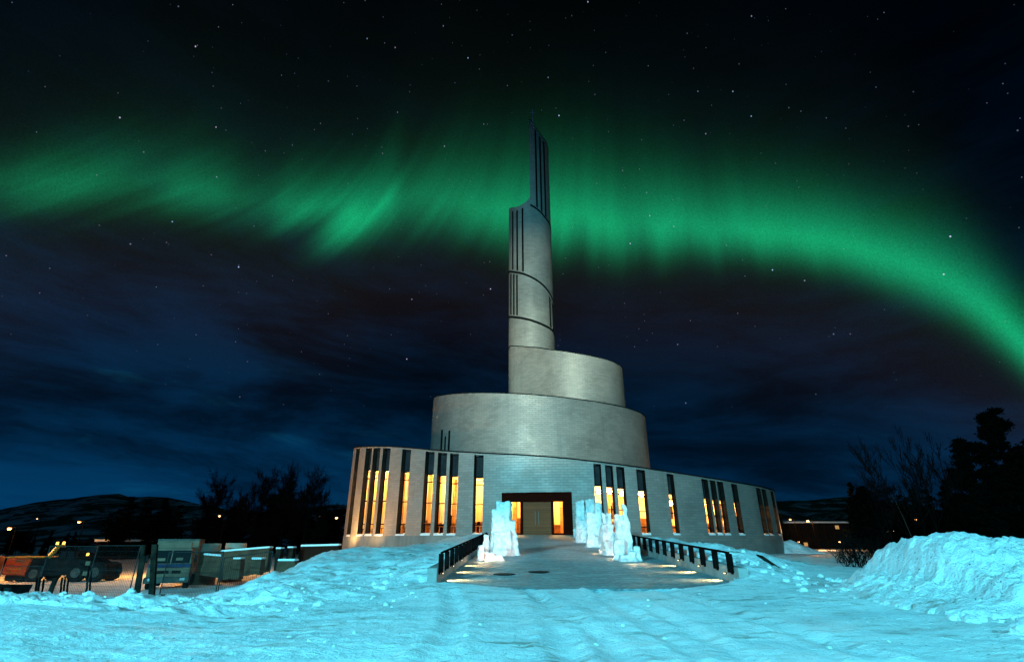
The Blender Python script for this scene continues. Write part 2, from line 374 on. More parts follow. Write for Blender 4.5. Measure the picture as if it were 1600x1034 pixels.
def hill_mat():
    m, nt, b = mat('hill_snow_rock', (.4, .4, .45), .9)
    P = nt.nodes.new('ShaderNodeNewGeometry').outputs['Position']
    mp = nt.nodes.new('ShaderNodeMapping'); nt.links.new(P, mp.inputs[0]); mp.inputs['Scale'].default_value = (.030, .012, .09)
    n = X(nt, tex(nt, 'Noise', mp.outputs[0], Scale=1.0, Detail=8, Roughness=.68, Distortion=.6).outputs[0]).ramp01(.42, .52)
    nt.links.new(mixc(nt, n, (.50, .55, .62), (.006, .006, .007)), b.inputs['Base Color']); return m
M['hill'] = hill_mat()
# ------------------------------------------------------------------ plan curves of the cathedral
class Curve:                                       # closed plan outline as dense points; s = arc length from the first point
    def __init__(s, pts):
        s.p = np.array(pts); d = np.linalg.norm(np.diff(s.p, axis=0), axis=1); s.s = np.concatenate([[0], np.cumsum(d)]); s.L = s.s[-1]
        tg = np.gradient(s.p, axis=0); tg /= np.linalg.norm(tg, axis=1)[:, None]
        s.n = np.stack([tg[:, 1], -tg[:, 0]], 1)     # outward for a left-to-right run past the viewer
    def P(s, t, dep=0.0):
        x = np.interp(t, s.s, s.p[:, 0]); y = np.interp(t, s.s, s.p[:, 1])
        a = np.interp(t, s.s, s.n[:, 0]); b = np.interp(t, s.s, s.n[:, 1]); l = hypot(a, b)
        return x - a/l*dep, y - b/l*dep
    def N(s, t):
        a = np.interp(t, s.s, s.n[:, 0]); b = np.interp(t, s.s, s.n[:, 1]); l = hypot(a, b); return Vector((a/l, b/l, 0))
    def hit(s, az):                                # arc length where a sight line of this bearing first meets the outline
        c = s.p[:, 0]*cos(az) - s.p[:, 1]*sin(az)
        best = None
        for i in range(len(c)-1):
            if (c[i] <= 0) != (c[i+1] <= 0):
                k = c[i]/(c[i]-c[i+1]); q = s.p[i]*(1-k) + s.p[i+1]*k; d = hypot(*q)
                if best is None or d < best[1]: best = (s.s[i]*(1-k)+s.s[i+1]*k, d)
        if best is None: i = int(np.argmin(abs(c))); best = (s.s[i], hypot(*s.p[i]))
        return best
    def survey(s, px, py):                         # (arc length, z) of a photo point lying on this wall
        az, el = azel(px, py); t, d = s.hit(az); return t, H + d*tan(el)
def cpos(az_deg, D): a = radians(az_deg); return np.array([D*sin(a), D*cos(a)])
def arc(c, r, a0, a1, n): return [(c[0] + r*sin(a), c[1] - r*cos(a)) for a in np.linspace(a0, a1, n)]
def edge_az(px, py): return math.degrees(azel(px, py)[0])
aL, aR = edge_az(537, 836), edge_az(1222.5, 836)
D1 = 72.0; C1 = cpos((aL+aR)/2, D1); R1 = D1*sin(radians((aR-aL)/2))
aL, aR = edge_az(675, 660), edge_az(1012, 690)
D2 = 69.0; C2 = cpos((aL+aR)/2, D2); R2 = D2*sin(radians((aR-aL)/2))
aL, aR = edge_az(795, 450), edge_az(864, 450)
DT = 69.0; CTW = cpos((aL+aR)/2, DT); RT = DT*sin(radians((aR-aL)/2))
aRU = edge_az(975, 605); RU = 6.2; DU = 68.0; CU = cpos(aRU - math.degrees(asin(RU/DU)), DU)
K1 = Curve(arc(C1, R1, -pi, pi, 721)); K2 = Curve(arc(C2, R2, -pi, pi, 541)); KT = Curve(arc(CTW, RT, -pi, pi, 361))
def hull():
    d = CU-CTW; L = hypot(*d); ca = (RT-RU)/L; base = atan2(d[1], d[0])
    best = None
    for sgn in (1, -1):
        th = base + sgn*math.acos(ca); n = (cos(th), sin(th))
        if best is None or n[1] < best[1]: best = n
    ph = atan2(best[0], -best[1])                   # outline angle of the tangent normal
    th2 = base + (1 if best[1] == sin(base - math.acos(ca)) else -1)*math.acos(ca); n2 = (cos(th2), sin(th2)); ph2 = atan2(n2[0], -n2[1])
    if ph2 > 0: ph2b = ph2 - 2*pi
    else: ph2b = ph2; ph2 += 2*pi
    A = arc(CTW, RT, ph2b, ph, 120); B = arc(CU, RU, ph, ph2, 200)
    seg = lambda a, b, n: [tuple(np.array(a)*(1-k)+np.array(b)*k) for k in np.linspace(0, 1, n)[1:-1]]
    return A + seg(A[-1], B[0], 30) + B + seg(B[-1], A[0], 30) + [A[0]]
K3 = Curve(hull())
def profile(K, px, ext):                            # z along s from photo points, extended by ext = [(s fraction, z)]
    q = [K.survey(*p) for p in px] + [(f*K.L, z) for f, z in ext]
    q.sort(); xs = [a for a, b in q]; zs = [b for a, b in q]
    def f(t): return float(np.interp(t, xs, zs))
    ss = np.linspace(0, K.L, 400); zz = np.array([f(t) for t in ss]); ker = np.ones(9)/9
    zz = np.convolve(np.pad(zz, 4, 'edge'), ker, 'valid')
    return lambda t: float(np.interp(t, ss, zz))
def wall(K, s0, s1, ds, ztop, zbot, opens=(), depth=.5, mb=None):
    """curved wall with recessed rectangular openings (s0, s1, z0(s), z1(s)); reveals use material 1"""
    mb = mb or MB()
    br = sorted(set([s0, s1] + list(np.arange(s0, s1, ds)) + [q for o in opens for q in o[:2]]))
    br = [b for i, b in enumerate(br) if s0 <= b <= s1 and (i == 0 or b-br[i-1] > 1e-4)]
    P3 = lambda t, z, d=0: (*K.P(t, d), z)
    for a, b in zip(br, br[1:]):
        if b-a < 1e-4: continue
        m = (a+b)/2
        sp = [(zbot, ztop)]
        for o in opens:
            if o[0] < m < o[1]:
                sp = [(zbot, o[2]), (o[3], ztop)]
                za, zb = o[2](a), o[2](b); ua, ub = o[3](a), o[3](b)
                mb.face([P3(a, za), P3(b, zb), P3(b, zb, depth), P3(a, za, depth)], mi=1)
                mb.face([P3(a, ua, depth), P3(b, ub, depth), P3(b, ub), P3(a, ua)], mi=1)
        for lo, hi in sp:
            l0, l1, h0, h1 = lo(a), lo(b), hi(a), hi(b)
            n = max(1, int((h0-l0)/4)) if not opens else 1
            for i in range(n):
                f, g = i/n, (i+1)/n
                q = [(a, l0+(h0-l0)*f), (b, l1+(h1-l1)*f), (b, l1+(h1-l1)*g), (a, l0+(h0-l0)*g)]
                mb.face([P3(*w) for w in q], [(w[0], w[1]) for w in q])
    for o in opens:
        for t in o[:2]:
            z0, z1 = o[2](t), o[3](t)
            mb.face([P3(t, z0), P3(t, z0, depth), P3(t, z1, depth), P3(t, z1)], mi=1)
    return mb
def coping(K, s0, s1, ds, z, hgt, proud, back):
    mb = MB(); ss = np.arange(s0, s1+ds*.5, ds)
    for a, b in zip(ss, ss[1:]):
        q = lambda t, d, dz: (*K.P(t, d), z(t)+dz)
        A = [q(a, -proud, 0), q(a, -proud, hgt), q(a, back, hgt), q(a, back, 0)]; B = [q(b, -proud, 0), q(b, -proud, hgt), q(b, back, hgt), q(b, back, 0)]
        for i in range(4):
            j = (i+1) % 4; mb.face([A[i], B[i], B[j], A[j]])
    return mb
# ------------------------------------------------------------------ cathedral
FL = 1.54                                           # entrance floor
door_s, _ = K1.hit(azel(839, 820)[0])
cath = thing('cathedral', 'round silver clad cathedral with spiralling drums and tall slender bell tower', 'cathedral', (C1[0], C1[1], 0))
Mi = Matrix.Translation(Vector((-C1[0], -C1[1], 0)))
def cpart(mb, name, m, parent=None, **k):           # world-space mesh as a part of the cathedral
    o = mb.build(name, m, None, **k)
    if parent is None: o.data.transform(Mi); o.parent = cath
    else: o.data.transform(Mi); o.parent = parent
    return o
top1 = profile(K1, [(550,700),(565,698.5),(580,697.8),(600,697.5),(620,698.5),(640,700),(690,705),(760,709),(838,712.5),(925,721),(1000,731),(1050,738.5),(1100,746),(1150,754.5),(1200,764),(1211,767.5)],
               [(0, 13.5), (.12, 13), (.86, 5.6), (.93, 5.2), (1, 5.0)])
sill = lambda t: FL + .02 + .02*abs(t-door_s)/10
WX = [(541.5,547.5),(557.7,567.7),(570,581.6),(586,598.4),(618,632.6),(657,672),(677.6,692.6),(697.7,712),(737.6,753.2),(933.5,946),(952.5,965),(970.5,983.5),(1003,1017.2),
      (1052,1063),(1107.5,1117.7),(1120.8,1129.8),(1132,1142),(1154.7,1164),(1193.7,1201),(1202.4,1209.2),(1216.4,1220.6)]
cap1 = lambda t: top1(t) - .14
wins = []
for a, b in WX:
    s0 = K1.hit(azel(a, 836)[0])[0]; s1 = K1.hit(azel(b, 836)[0])[0]
    wins.append((s0, s1, sill, cap1))
def P1(t, z, d=0): return Vector((*K1.P(t, d), z))
# portal: straight-jambed opening
ps0 = K1.hit(azel(783.5, 836)[0])[0]; ps1 = K1.hit(azel(895.5, 836)[0])[0]
pz1 = K1.survey(839, 768.5)[1]
portal = (ps0, ps1, lambda t: FL, lambda t: pz1)
sA, sB = 0.0, K1.L
cpart(wall(K1, sA, sB, .9, top1, lambda t: .35 if False else -2.2, wins+[portal], .42), 'outer_wall', [M['clad'], M['reveal']], smooth=True)
cpart(coping(K1, sA, sB, .9, top1, .11, .07, .6), 'wall_coping', M['seam'])
rf = MB()
for a, b in zip(np.arange(0, K1.L, 1.5), np.arange(1.5, K1.L+1.5, 1.5)):
    b = min(b, K1.L); pa, pb = P1(a, top1(a)-.25, .1), P1(b, top1(b)-.25, .1)
    c = Vector((C2[0], C2[1], 0)); qa = pa.lerp(c, .75); qa.z = top1(a)+.1; qb = pb.lerp(c, .75); qb.z = top1(b)+.1
    rf.face([pa, pb, qb, qa])
cpart(rf, 'lower_roof', M['roof'])
# windows: dark upper panel, lit glass below, slim mullions, snow on the sill
zpan = lambda t: top1(t) - 1.0 - (top1(t)-FL)*.155
def win(w, k):
    a, b = w[0], w[1]; d = .40; e = .05
    fr = MB(); N = K1.N((a+b)/2)
    pa, pb = P1(a, 0, d), P1(b, 0, d); U = (pb-pa); wd = U.length; U = U/wd
    zt, zp, z0 = cap1((a+b)/2), zpan((a+b)/2), sill((a+b)/2)
    for t in (0, wd-e): fr.para(pa+U*t+Vector((0, 0, z0)), U*e, -N*.12, Vector((0, 0, zt-z0)))
    hh = zp-z0
    for f in (.0, .17, .52, .87, 1.0): fr.para(pa+U*e+Vector((0, 0, z0+hh*f-(.035 if f else -.01))), U*(wd-2*e), -N*.12, Vector((0, 0, .085)))
    w_ = cpart(fr, 'window', M['steel'])
    g = MB(); q = -N*.05
    g.face([pa+q+Vector((0, 0, z0)), pb+q+Vector((0, 0, z0)), pb+q+Vector((0, 0, zp)), pa+q+Vector((0, 0, zp))]); cpart(g, 'pane', M['glass'], w_)
    g = MB(); g.para(pa+U*e-N*.06+Vector((0, 0, zp+.03)), U*(wd-2*e), -N*.05, Vector((0, 0, zt-zp-.03))); cpart(g, 'panel', M['panel'], w_)
    sn = MB(); r = random.Random(k); n = 7
    fa, fb = P1(a, 0, -.06), P1(b, 0, -.06)
    hs = [.10+.10*r.random() for _ in range(n+1)]
    for i in range(n):
        A, B = fa.lerp(fb, i/n), fa.lerp(fb, (i+1)/n); A2, B2 = pa.lerp(pb, i/n)+N*.02, pa.lerp(pb, (i+1)/n)+N*.02
        Z = lambda p, z: Vector((p.x, p.y, z)); zz = z0+.004
        A3, B3 = A.lerp(A2, .25), B.lerp(B2, .25)
        sn.face([Z(A, zz-.03), Z(B, zz-.03), Z(B, zz+hs[i+1]*.55), Z(A, zz+hs[i]*.55)]); sn.face([Z(A, zz+hs[i]*.55), Z(B, zz+hs[i+1]*.55), Z(B3, zz+hs[i+1]), Z(A3, zz+hs[i])])
        sn.face([Z(A3, zz+hs[i]), Z(B3, zz+hs[i+1]), Z(B2, zz+hs[i+1]), Z(A2, zz+hs[i])])
    cpart(sn, 'sill_snow', M['cap'], w_, smooth=True)
for k, w in enumerate(wins): win(w, k)
pl = MB()
for a, b in zip(np.linspace(wins[0][0]-6, ps0-.02, 60), np.linspace(wins[0][0]-6, ps0-.02, 60)[1:]):
    z0, z1 = -2.2, [sill(q)-.06 for q in (a, b)]
    pl.face([P1(a, z0, -.025), P1(b, z0, -.025), P1(b, z1[1], -.025), P1(a, z1[0], -.025)], [(a, z0), (b, z0), (b, z1[1]), (a, z1[0])])
    pl.face([P1(a, z1[0], -.025), P1(b, z1[1], -.025), P1(b, z1[1], .01), P1(a, z1[0], .01)])
cpart(pl, 'plinth', M['plinth'], smooth=True)
vt = MB(); va = K1.hit(azel(1199, 874)[0])[0]; vb = K1.hit(azel(1226, 874)[0])[0]
for a, b in zip(np.linspace(va, vb, 12), np.linspace(va, vb, 12)[1:]): vt.face([P1(a, -.95, -.03), P1(b, -.95, -.03), P1(b, -.16, -.03), P1(a, -.16, -.03)]); vt.face([P1(a, -.16, -.03), P1(b, -.16, -.03), P1(b, -.16, .02), P1(a, -.16, .02)])
cpart(vt, 'basement_vent', M['seam'])
# warm gallery behind the glass
iw = MB(); fl_ = MB(); ce = MB()
g0, g1 = wins[0][0]-2, wins[-1][1]+2; DEP = 5.0
ss = np.linspace(g0, g1, 70)
for a, b in zip(ss, ss[1:]):
    iw.face([P1(a, FL-.1, DEP), P1(b, FL-.1, DEP), P1(b, zpan(b)+.4, DEP), P1(a, zpan(a)+.4, DEP)], [(a, 0), (b, 0), (b, 6), (a, 6)])
    fl_.face([P1(a, FL-.02, .45), P1(b, FL-.02, .45), P1(b, FL-.02, DEP), P1(a, FL-.02, DEP)])
    ce.face([P1(a, zpan(a)+.02, .45), P1(b, zpan(b)+.02, .45), P1(b, zpan(b)+.02, DEP), P1(a, zpan(a)+.02, DEP)])
wl_ = MB()
for a, b in zip(ss, ss[1:]): wl_.face([P1(a, FL-.1, DEP-.06), P1(b, FL-.1, DEP-.06), P1(b, FL+.95+.3*((int(b*3)*7)%3), DEP-.06), P1(a, FL+.95+.3*((int(b*3)*7)%3), DEP-.06)], [(a, 0), (b, 0), (b, 2), (a, 2)])
cpart(wl_, 'wainscot', M['wain'])
for t in (g0, g1): iw.face([P1(t, FL-.1, .57), P1(t, FL-.1, DEP), P1(t, zpan(t)+.4, DEP), P1(t, zpan(t)+.4, .57)])
cpart(iw, 'gallery_wall', M['plaster']); cpart(fl_, 'gallery_floor', M['timber']); cpart(ce, 'gallery_ceiling', M['plaster'])
wn = MB(); r = random.Random(5)                      # timber balustrade and ribs seen through the glass
for t in np.arange(g0+1, g1-1, .55):
    if abs(t-door_s) > 3.5: wn.para(P1(t, FL-.02, 1.3), P1(t+.09, 0, 1.3)-P1(t, 0, 1.3), K1.N(t)*-.05, Vector((0, 0, .75)))
for t in np.arange(g0+1, g1-2, 1.0):
    if abs(t-door_s) > 4: wn.para(P1(t, FL+.73, 1.28), P1(t+1, 0, 1.28)-P1(t, 0, 1.28), K1.N(t)*-.09, Vector((0, 0, .08)))
cpart(wn, 'balustrade', M['timber'])
for t in np.arange(g0+1.5, g1-1, 2.6):
    wc = MB(); wc.para(P1(t, FL-.02, DEP-.35), P1(t+.35, 0, DEP)-P1(t, 0, DEP), K1.N(t)*.3, Vector((0, 0, zpan(t)-FL-.1))); cpart(wc, 'gallery_column', M['timber'])

for i, t in enumerate(np.arange(g0+2.2, g1-1, 4.6)):
    light('gallery_light', 'POINT', P1(t, zpan(t)-.55, 3.3), 1300, (1.0, .50, .12), .18)
rs = random.Random(9)                                # screens, banners and downlights seen through single windows
for k, w in enumerate(wins):
    t = (w[0]+w[1])/2; az = atan2(*P1(t, 0)[:2]); wd_ = w[1]-w[0]
    for j in range(rs.choice((1, 1, 2))):
        dd = rs.uniform(2.2, 4.4); dz0 = rs.choice((0, .1, .9, 1.4)); hz_ = rs.uniform(.7, 2.0)
        d0 = hypot(*K1.P(t)); q = Vector(((d0+dd)*sin(az), (d0+dd)*cos(az), FL+dz0)) + Vector((rs.uniform(-.5, .5)*wd_, 0, 0))
        g = MB(); g.box(q.x, q.y, q.z+hz_/2, rs.uniform(.25, .8), .06, hz_, rs.uniform(-.3, .3)); cpart(g, 'gallery_screen', M[('wain', 'redp', 'timber', 'plaster')[rs.randrange(4)]])
    if k < 9:
        q = P1(t, zpan(t)-.005, 1.5); g = MB(); g.tube(q, q-Vector((0, 0, .05)), .14, .12, 16); cpart(g, 'downlight', M['bulb'])
# portal parts
N = K1.N(door_s); U = Vector((-N.y, N.x, 0)); Pc = P1(door_s, 0)
Zv = lambda z: Vector((0, 0, z))
pw = (P1(ps1, 0)-P1(ps0, 0)).length
ppx = pw/112.0                                       # metres per photo pixel in the portal plane
xo = lambda px: (px-839.3)*ppx
zo = lambda py: K1.survey(839, py)[1]
pm = MB(); dpt = .55
back = Pc - N*dpt
y0 = FL
def pbox(mb, x0, x1, z0, z1, d0, d1): mb.para(Pc + U*x0 - N*d0 + Zv(z0), U*(x1-x0), -N*(d1-d0), Zv(z1-z0))
zh = zo(783); zgt = zo(784)
pbox(pm, xo(783.7), xo(895.2), zh, pz1, .10, .60)
pbox(pm, xo(783.7), xo(795), FL, zh, .12, .60); pbox(pm, xo(884), xo(895.2), FL, zh, .12, .60)
pbox(pm, xo(812.5), xo(817), FL, zh, .22, .58); pbox(pm, xo(861.5), xo(865.5), FL, zh, .22, .58)
pbox(pm, xo(795), xo(797), FL, zh, .22, .55); pbox(pm, xo(880), xo(884), FL, zh, .22, .55)
pbox(pm, xo(797), xo(812.5), FL, FL+.16, .30, .5); pbox(pm, xo(865.5), xo(880), FL, FL+.16, .30, .5)
pp = cpart(pm, 'portal', M['brown'])
for a, b in ((797, 812.5), (865.5, 880)):
    g = MB(); f = lambda px: Pc + U*xo(px) - N*.42
    g.face([f(a)+Zv(FL+.16), f(b)+Zv(FL+.16), f(b)+Zv(zh), f(a)+Zv(zh)]); cpart(g, 'side_pane', M['glass'], pp)
for a, b, hx in ((817, 839, 836.5), (839.02, 861.5, 842)):
    g = MB(); pbox(g, xo(a), xo(b)-.004, FL+.01, zh-.02, .30, .40); dr = cpart(g, 'door', M['wood'])
    g = MB(); g.tube(Pc+U*xo(hx)-N*.24+Zv(FL+.8), Pc+U*xo(hx)-N*.24+Zv(FL+1.9), .025); 
    for z in (.9, 1.8): g.tube(Pc+U*xo(hx)-N*.24+Zv(FL+z), Pc+U*xo(hx)-N*.31+Zv(FL+z), .018)
    cpart(g, 'handle', M['chrome'], dr)
for sx in (-1.9, 1.9): light('lobby_light', 'POINT', Pc + U*sx - N*2.6 + Zv(FL+2.6), 260, (1.0, .36, .04), .2)
# second drum, third drum
top2 = profile(K2, [(679,620.5),(690,618),(705,616),(730,614.5),(762,614),(795,615),(850,618.5),(900,624),(950,631.5),(978,637.5),(995,643),(1007,650)], [(0, 19.5), (.12, 19), (.84, 15.8), (1, 15.5)])
sl2 = []
for a, b, ya, yb in ((688.6,691.6,671.5,700),(694.6,697,681.5,700),(700.2,703.2,672.5,700)):
    s0 = K2.survey(a, 685)[0]; s1 = K2.survey(b, 685)[0]; z1 = K2.survey((a+b)/2, ya)[1]; z0 = K2.survey((a+b)/2, yb)[1]-.8
    sl2.append((s0, s1, (lambda t, z=z0: z), (lambda t, z=z1: z)))
cpart(wall(K2, 0, K2.L, .7, top2, lambda t: 3.5, sl2, .3), 'drum_wall', [M['clad'], M['seam']], smooth=True)
cpart(coping(K2, 0, K2.L, .7, top2, .10, .06, .5), 'wall_coping', M['seam'])
def slots(K, sl, depth):
    for o in sl:
        g = MB(); a, b = o[0], o[1]; q = lambda t, z: (*K.P(t, depth-.01), z)
        g.face([q(a, o[2](a)), q(b, o[2](b)), q(b, o[3](b)), q(a, o[3](a))]); cpart(g, 'slot_window', M['seam'])
slots(K2, sl2, .3)
top3 = profile(K3, [(796,541.5),(815,541.8),(840,543.5),(865,547.5),(900,552.5),(930,558),(950,563),(965,569.5),(971.5,574.5)], [(0, 24.2), (.92, 22), (1, 24)])
cpart(wall(K3, 0, K3.L, .5, top3, lambda t: 13.0), 'drum_wall', [M['clad'], M['seam']], smooth=True)
cpart(coping(K3, 0, K3.L, .5, top3, .12, .06, .3), 'wall_coping', M['seam'])
for K, tp, rr in ((K2, top2, 'drum_roof'), (K3, top3, 'drum_roof')):
    mb = MB(); c = Vector((*np.mean(K.p, axis=0), 0))
    for a, b in zip(np.linspace(0, K.L, 60), np.linspace(0, K.L, 60)[1:]):
        pa, pb = Vector((*K.P(a, .15), tp(a)-.15)), Vector((*K.P(b, .15), tp(b)-.15))
        mb.face([pa, pb, Vector((c.x, c.y, tp(b)-.1))]) if abs(tp(a)-tp(b)) < .02 else mb.face([pa, pb, Vector((c.x, c.y, tp(K.L*.5)-.1))])
    cpart(mb, rr, M['roof'])
# bell tower: one ribbon, its free end standing up as the spire
sM = KT.survey(828.5, 320)[0]
zt = lambda px, py: KT.survey(px, py)
tl = [zt(796,325.5), zt(805,324), zt(813,321.5), zt(820,317), zt(828,309)]
sp_ = [zt(829,187.5), zt(834,195), zt(841,206), zt(848,215), zt(855,225), zt(860.5,238)]
zc = lambda fr, z: (fr*KT.L, z)
backz = zt(796,325.5)[1]
tx = [zc(0, backz+1.9), zc(.125, backz+.8)] + tl
tx2 = sorted(sp_) + [zc(.85, sp_[-1][1]-4.5), zc(.93, backz+5.0), zc(1.0, backz+1.9)]
f_l = lambda t: float(np.interp(t, [q[0] for q in tx], [q[1] for q in tx]))
f_r = lambda t: float(np.interp(t, [q[0] for q in tx2], [q[1] for q in tx2]))
def prof_seam(pts, e0, e1):
    q = sorted([zt(*p) for p in pts]); q = [(0, q[0][1]+e0)] + q + [(KT.L, q[-1][1]+e1)]
    return lambda t: float(np.interp(t, [a for a, b in q], [b for a, b in q]))
seamA = prof_seam([(796,424.5),(806,425.5),(818,428),(832,434),(845,442.5),(855,453),(862.5,466)], 0, -3)
seamB = prof_seam([(796,495),(806,495.8),(820,498),(836,502.5),(850,508.5),(863.5,517)], 0, -3)
seamD = prof_seam([(828,320),(836,324.5),(845,332),(853,342),(860.5,356)], 0, -3)
def slot(px, w, top, bot):
    y = 400
    s0 = zt(px-w/2, y)[0]; s1 = zt(px+w/2, y)[0]; return (s0, s1, bot, top)
off = lambda f, d: (lambda t: f(t)+d)
sl_left = [slot(801.2, 2.3, off(f_l, -.7), off(seamA, .35)), slot(808.2, 2.6, off(f_l, -.7), off(seamA, .35)), slot(817, 2.8, off(f_l, -.7), off(seamA, .35)),
           ]
sl_mid = [slot(798.3, 2.0, off(seamA, -.35), off(seamB, .35)), slot(802.8, 2.2, off(seamA, -.35), off(seamB, .35)), slot(807.6, 2.4, off(seamA, -.35), off(seamB, .35)),
          slot(857.0, 2.2, off(seamA, -.6), off(seamB, .3)), slot(861.2, 2.0, off(seamA, -.6), off(seamB, .3))]
sl_sp = [slot(840.8, 2.8, off(f_r, -.7), off(seamD, .35)), slot(848.2, 2.8, off(f_r, -.7), off(seamD, .35)), slot(854.8, 2.6, off(f_r, -.7), off(seamD, .35))]
# the shaft is cut at seam A and at seam D so that every opening has its own storey
zb = lambda t: 17.0
tw = MB()
eA = off(seamA, 0)
wall(KT, 0, KT.L, .22, eA, zb, sl_mid, .3, tw)
wall(KT, 0, sM, .22, f_l, eA, sl_left, .3, tw)
wall(KT, sM, KT.L, .22, seamD, eA, [], .3, tw)
wall(KT, sM, KT.L, .22, f_r, seamD, sl_sp, .28, tw)
cpart(tw, 'tower_wall', [M['clad'], M['seam']], smooth=True)
inn = MB(); q = lambda t, z, d: (*KT.P(t, d), z)
for a, b in zip(np.linspace(sM, KT.L, 60), np.linspace(sM, KT.L, 60)[1:]):
    inn.face([q(a, seamD(a)-4, .32), q(b, seamD(b)-4, .32), q(b, f_r(b), .32), q(a, f_r(a), .32)]); inn.face([q(a, f_r(a), 0), q(b, f_r(b), 0), q(b, f_r(b), .32), q(a, f_r(a), .32)])
for a, b in zip(np.linspace(0, sM, 40), np.linspace(0, sM, 40)[1:]):
    inn.face([q(a, f_l(a), 0), q(b, f_l(b), 0), q(b, f_l(b), .32), q(a, f_l(a), .32)]); inn.face([q(a, seamA(a), .32), q(b, seamA(b), .32), q(b, f_l(b), .32), q(a, f_l(a), .32)])
inn.face([q(sM, f_l(sM)-.5, 0), q(sM, f_l(sM)-.5, .32), q(sM, f_r(sM+.01), .32), q(sM, f_r(sM+.01), 0)])
cpart(inn, 'tower_lining', M['roof'])
slots(KT, sl_left+sl_mid+sl_sp, .27)
for fz, a, b in ((seamA, 0, KT.L), (seamB, 0, KT.L), (seamD, sM, KT.L*.80)): cpart(coping(KT, a, b, .22, off(fz, -.17), .34, .05, .1), 'seam_shade_band', M['seam'])  # dark strips stand in for the shadow along each overlapping ribbon's ledge
cpart(coping(KT, sM, KT.L-.05, .22, off(f_r, -.02), .12, .03, .3), 'wall_coping', M['seam'])
cx = MB(); pc = Vector(q(zt(832.5, 192)[0], 0, .16)); zb0 = f_r(zt(832.5, 192)[0])-.2
cx.box(pc.x, pc.y, zb0+1.7, .07, .07, 3.4); cx.box(pc.x, pc.y, zb0+2.6, .8, .06, .07)
cpart(cx, 'cross', M['chrome'])
# ------------------------------------------------------------------ ramp line
RY1, RS = 13.4, (FL/(45.6-13.4))
rz = lambda y: max(0.0, (y-RY1)*RS) + .012
def onramp(px, py):
    r = ray(px, py)                                   # H + r2 k = RS (r1 k - RY1)
    k = (-RS*RY1 - H + .02)/(r[2]-RS*r[1]); return Vector((r[0]*k, r[1]*k, H+r[2]*k))
lx = lambda y: -1.86 + .0313*(y-14.3)               # inner faces of the two ramp walls
rx = lambda y: 5.63 + .0015*(y-14.3)
YE = K1.P(door_s)[1]
# ------------------------------------------------------------------ snowy ground
def fbm(x, y, z=0.0, o=4):
    return noise.fractal(Vector((x, y, z)), .9, 2.1, o)
def clod(x, y, z=0.0):
    """broken lumps of snow: half-buried rounded clods, only in some cells"""
    q = Vector((x + .30*noise.noise(Vector((x*1.3, y*1.3, z))), y + .30*noise.noise(Vector((x*1.3, y*1.3, z+5))), z))
    d, p = noise.voronoi(q); c = noise.cell(p[0]*7.3 + Vector((.5, .5, .5)))
    r = .25 + .35*abs(c)
    return sqrt(max(0.0, r*r - d[0]*d[0])) * (1.0 if c > -.15 else .15)
def control():
    c = []
    for x in (-9, -5, -1, 3, 7, 12):
        for y in (3, 7): c.append((x, y, 0 if y > 5 else -.02))
    for x in (-2.2, 0, 2.5, 4.0): c += [(x, 11.5, .0), (x, 14, .0)]
    for px, py, Y in ((0,931,11),(60,929,11),(120,934,11),(180,938,11.2),(240,941,11.4),(300,942,11.6),(345,938,12),
                      (365,928,14),(385,916,18),(410,904,21),(440,893,24),(470,880,27),(500,868,30),(530,859,33),(545,857,34),(562,862,36),(583,871,39),
                      (610,866,42.5),(650,854,42.5),(690,845,41.5),(712,838.5,41),(735,836,40),
                      (545,890,22),(600,884,22),(640,873,24),(600,905,16),(540,915,15),(660,863,30),(690,856,34),(650,890,15.5),(668,908,13.2),(690,914,12.6),
                      (470,903,14.5),(500,905,14.5),(440,925,12),(540,940,11),(480,960,9),(600,935,12),(400,960,9.5),
                      (1163,907,13.6),(1178,880,15.5),(1150,862,18),(1170,858,19),(1185,862,20),(1205,876,20),(1218,890,18),(1100,853,22),(1050,845,27),(1010,841,32),(960,838,40),
                      (1235,903,16),(1260,918,13),(1330,925,11.5),(1400,948,9.5),(1250,884,26),(1300,872,38),(1330,890,20),(1228,872,44),(1220,880,30),(1290,862,70),(1340,862,70)):
        c.append(tuple(at(px, py, Y)))
    for x, y, z in ((-13, 15, -1.0),(-9.5, 15.5, -1.0),(-18, 12, -.3),(-18, 16, -1.3),(-14, 20, -1.65),(-24, 22, -1.65),(-12, 27, -1.6),(-20, 32, -1.65),(-30, 30, -1.65),(-40, 40, -1.7),(-26, 45, -1.7),(-16, 38, -1.6),(-14, 46, -1.5),
                    (-60, 60, -1.8),(-30, 70, -1.8),(-80, 120, -1.8),(0, 130, -1.2),(40, 130, -.6),(90, 120, -.4),(60, 60, -.1),(40, 25, 0),(20, 30, .05),(26, 50, -.1),(0, 60, -.5),(10, 75, -.5),(-10, 60, -1.0),(30, 12, .1),(18, 6, 0),(-22, 6, 0)):
        c.append((x, y, z))
    return np.array(c)
CP = control()
def rbf_fit(c, lam=.02):
    n = len(c); d = np.linalg.norm(c[:, None, :2]-c[None, :, :2], axis=2); K = d + 0.0
    A = np.zeros((n+3, n+3)); A[:n, :n] = K - lam*np.eye(n)*1.0; A[:n, n] = 1; A[:n, n+1:] = c[:, :2]; A[n, :n] = 1; A[n+1:, :n] = c[:, :2].T
    return np.linalg.solve(A, np.concatenate([c[:, 2], [0, 0, 0]]))
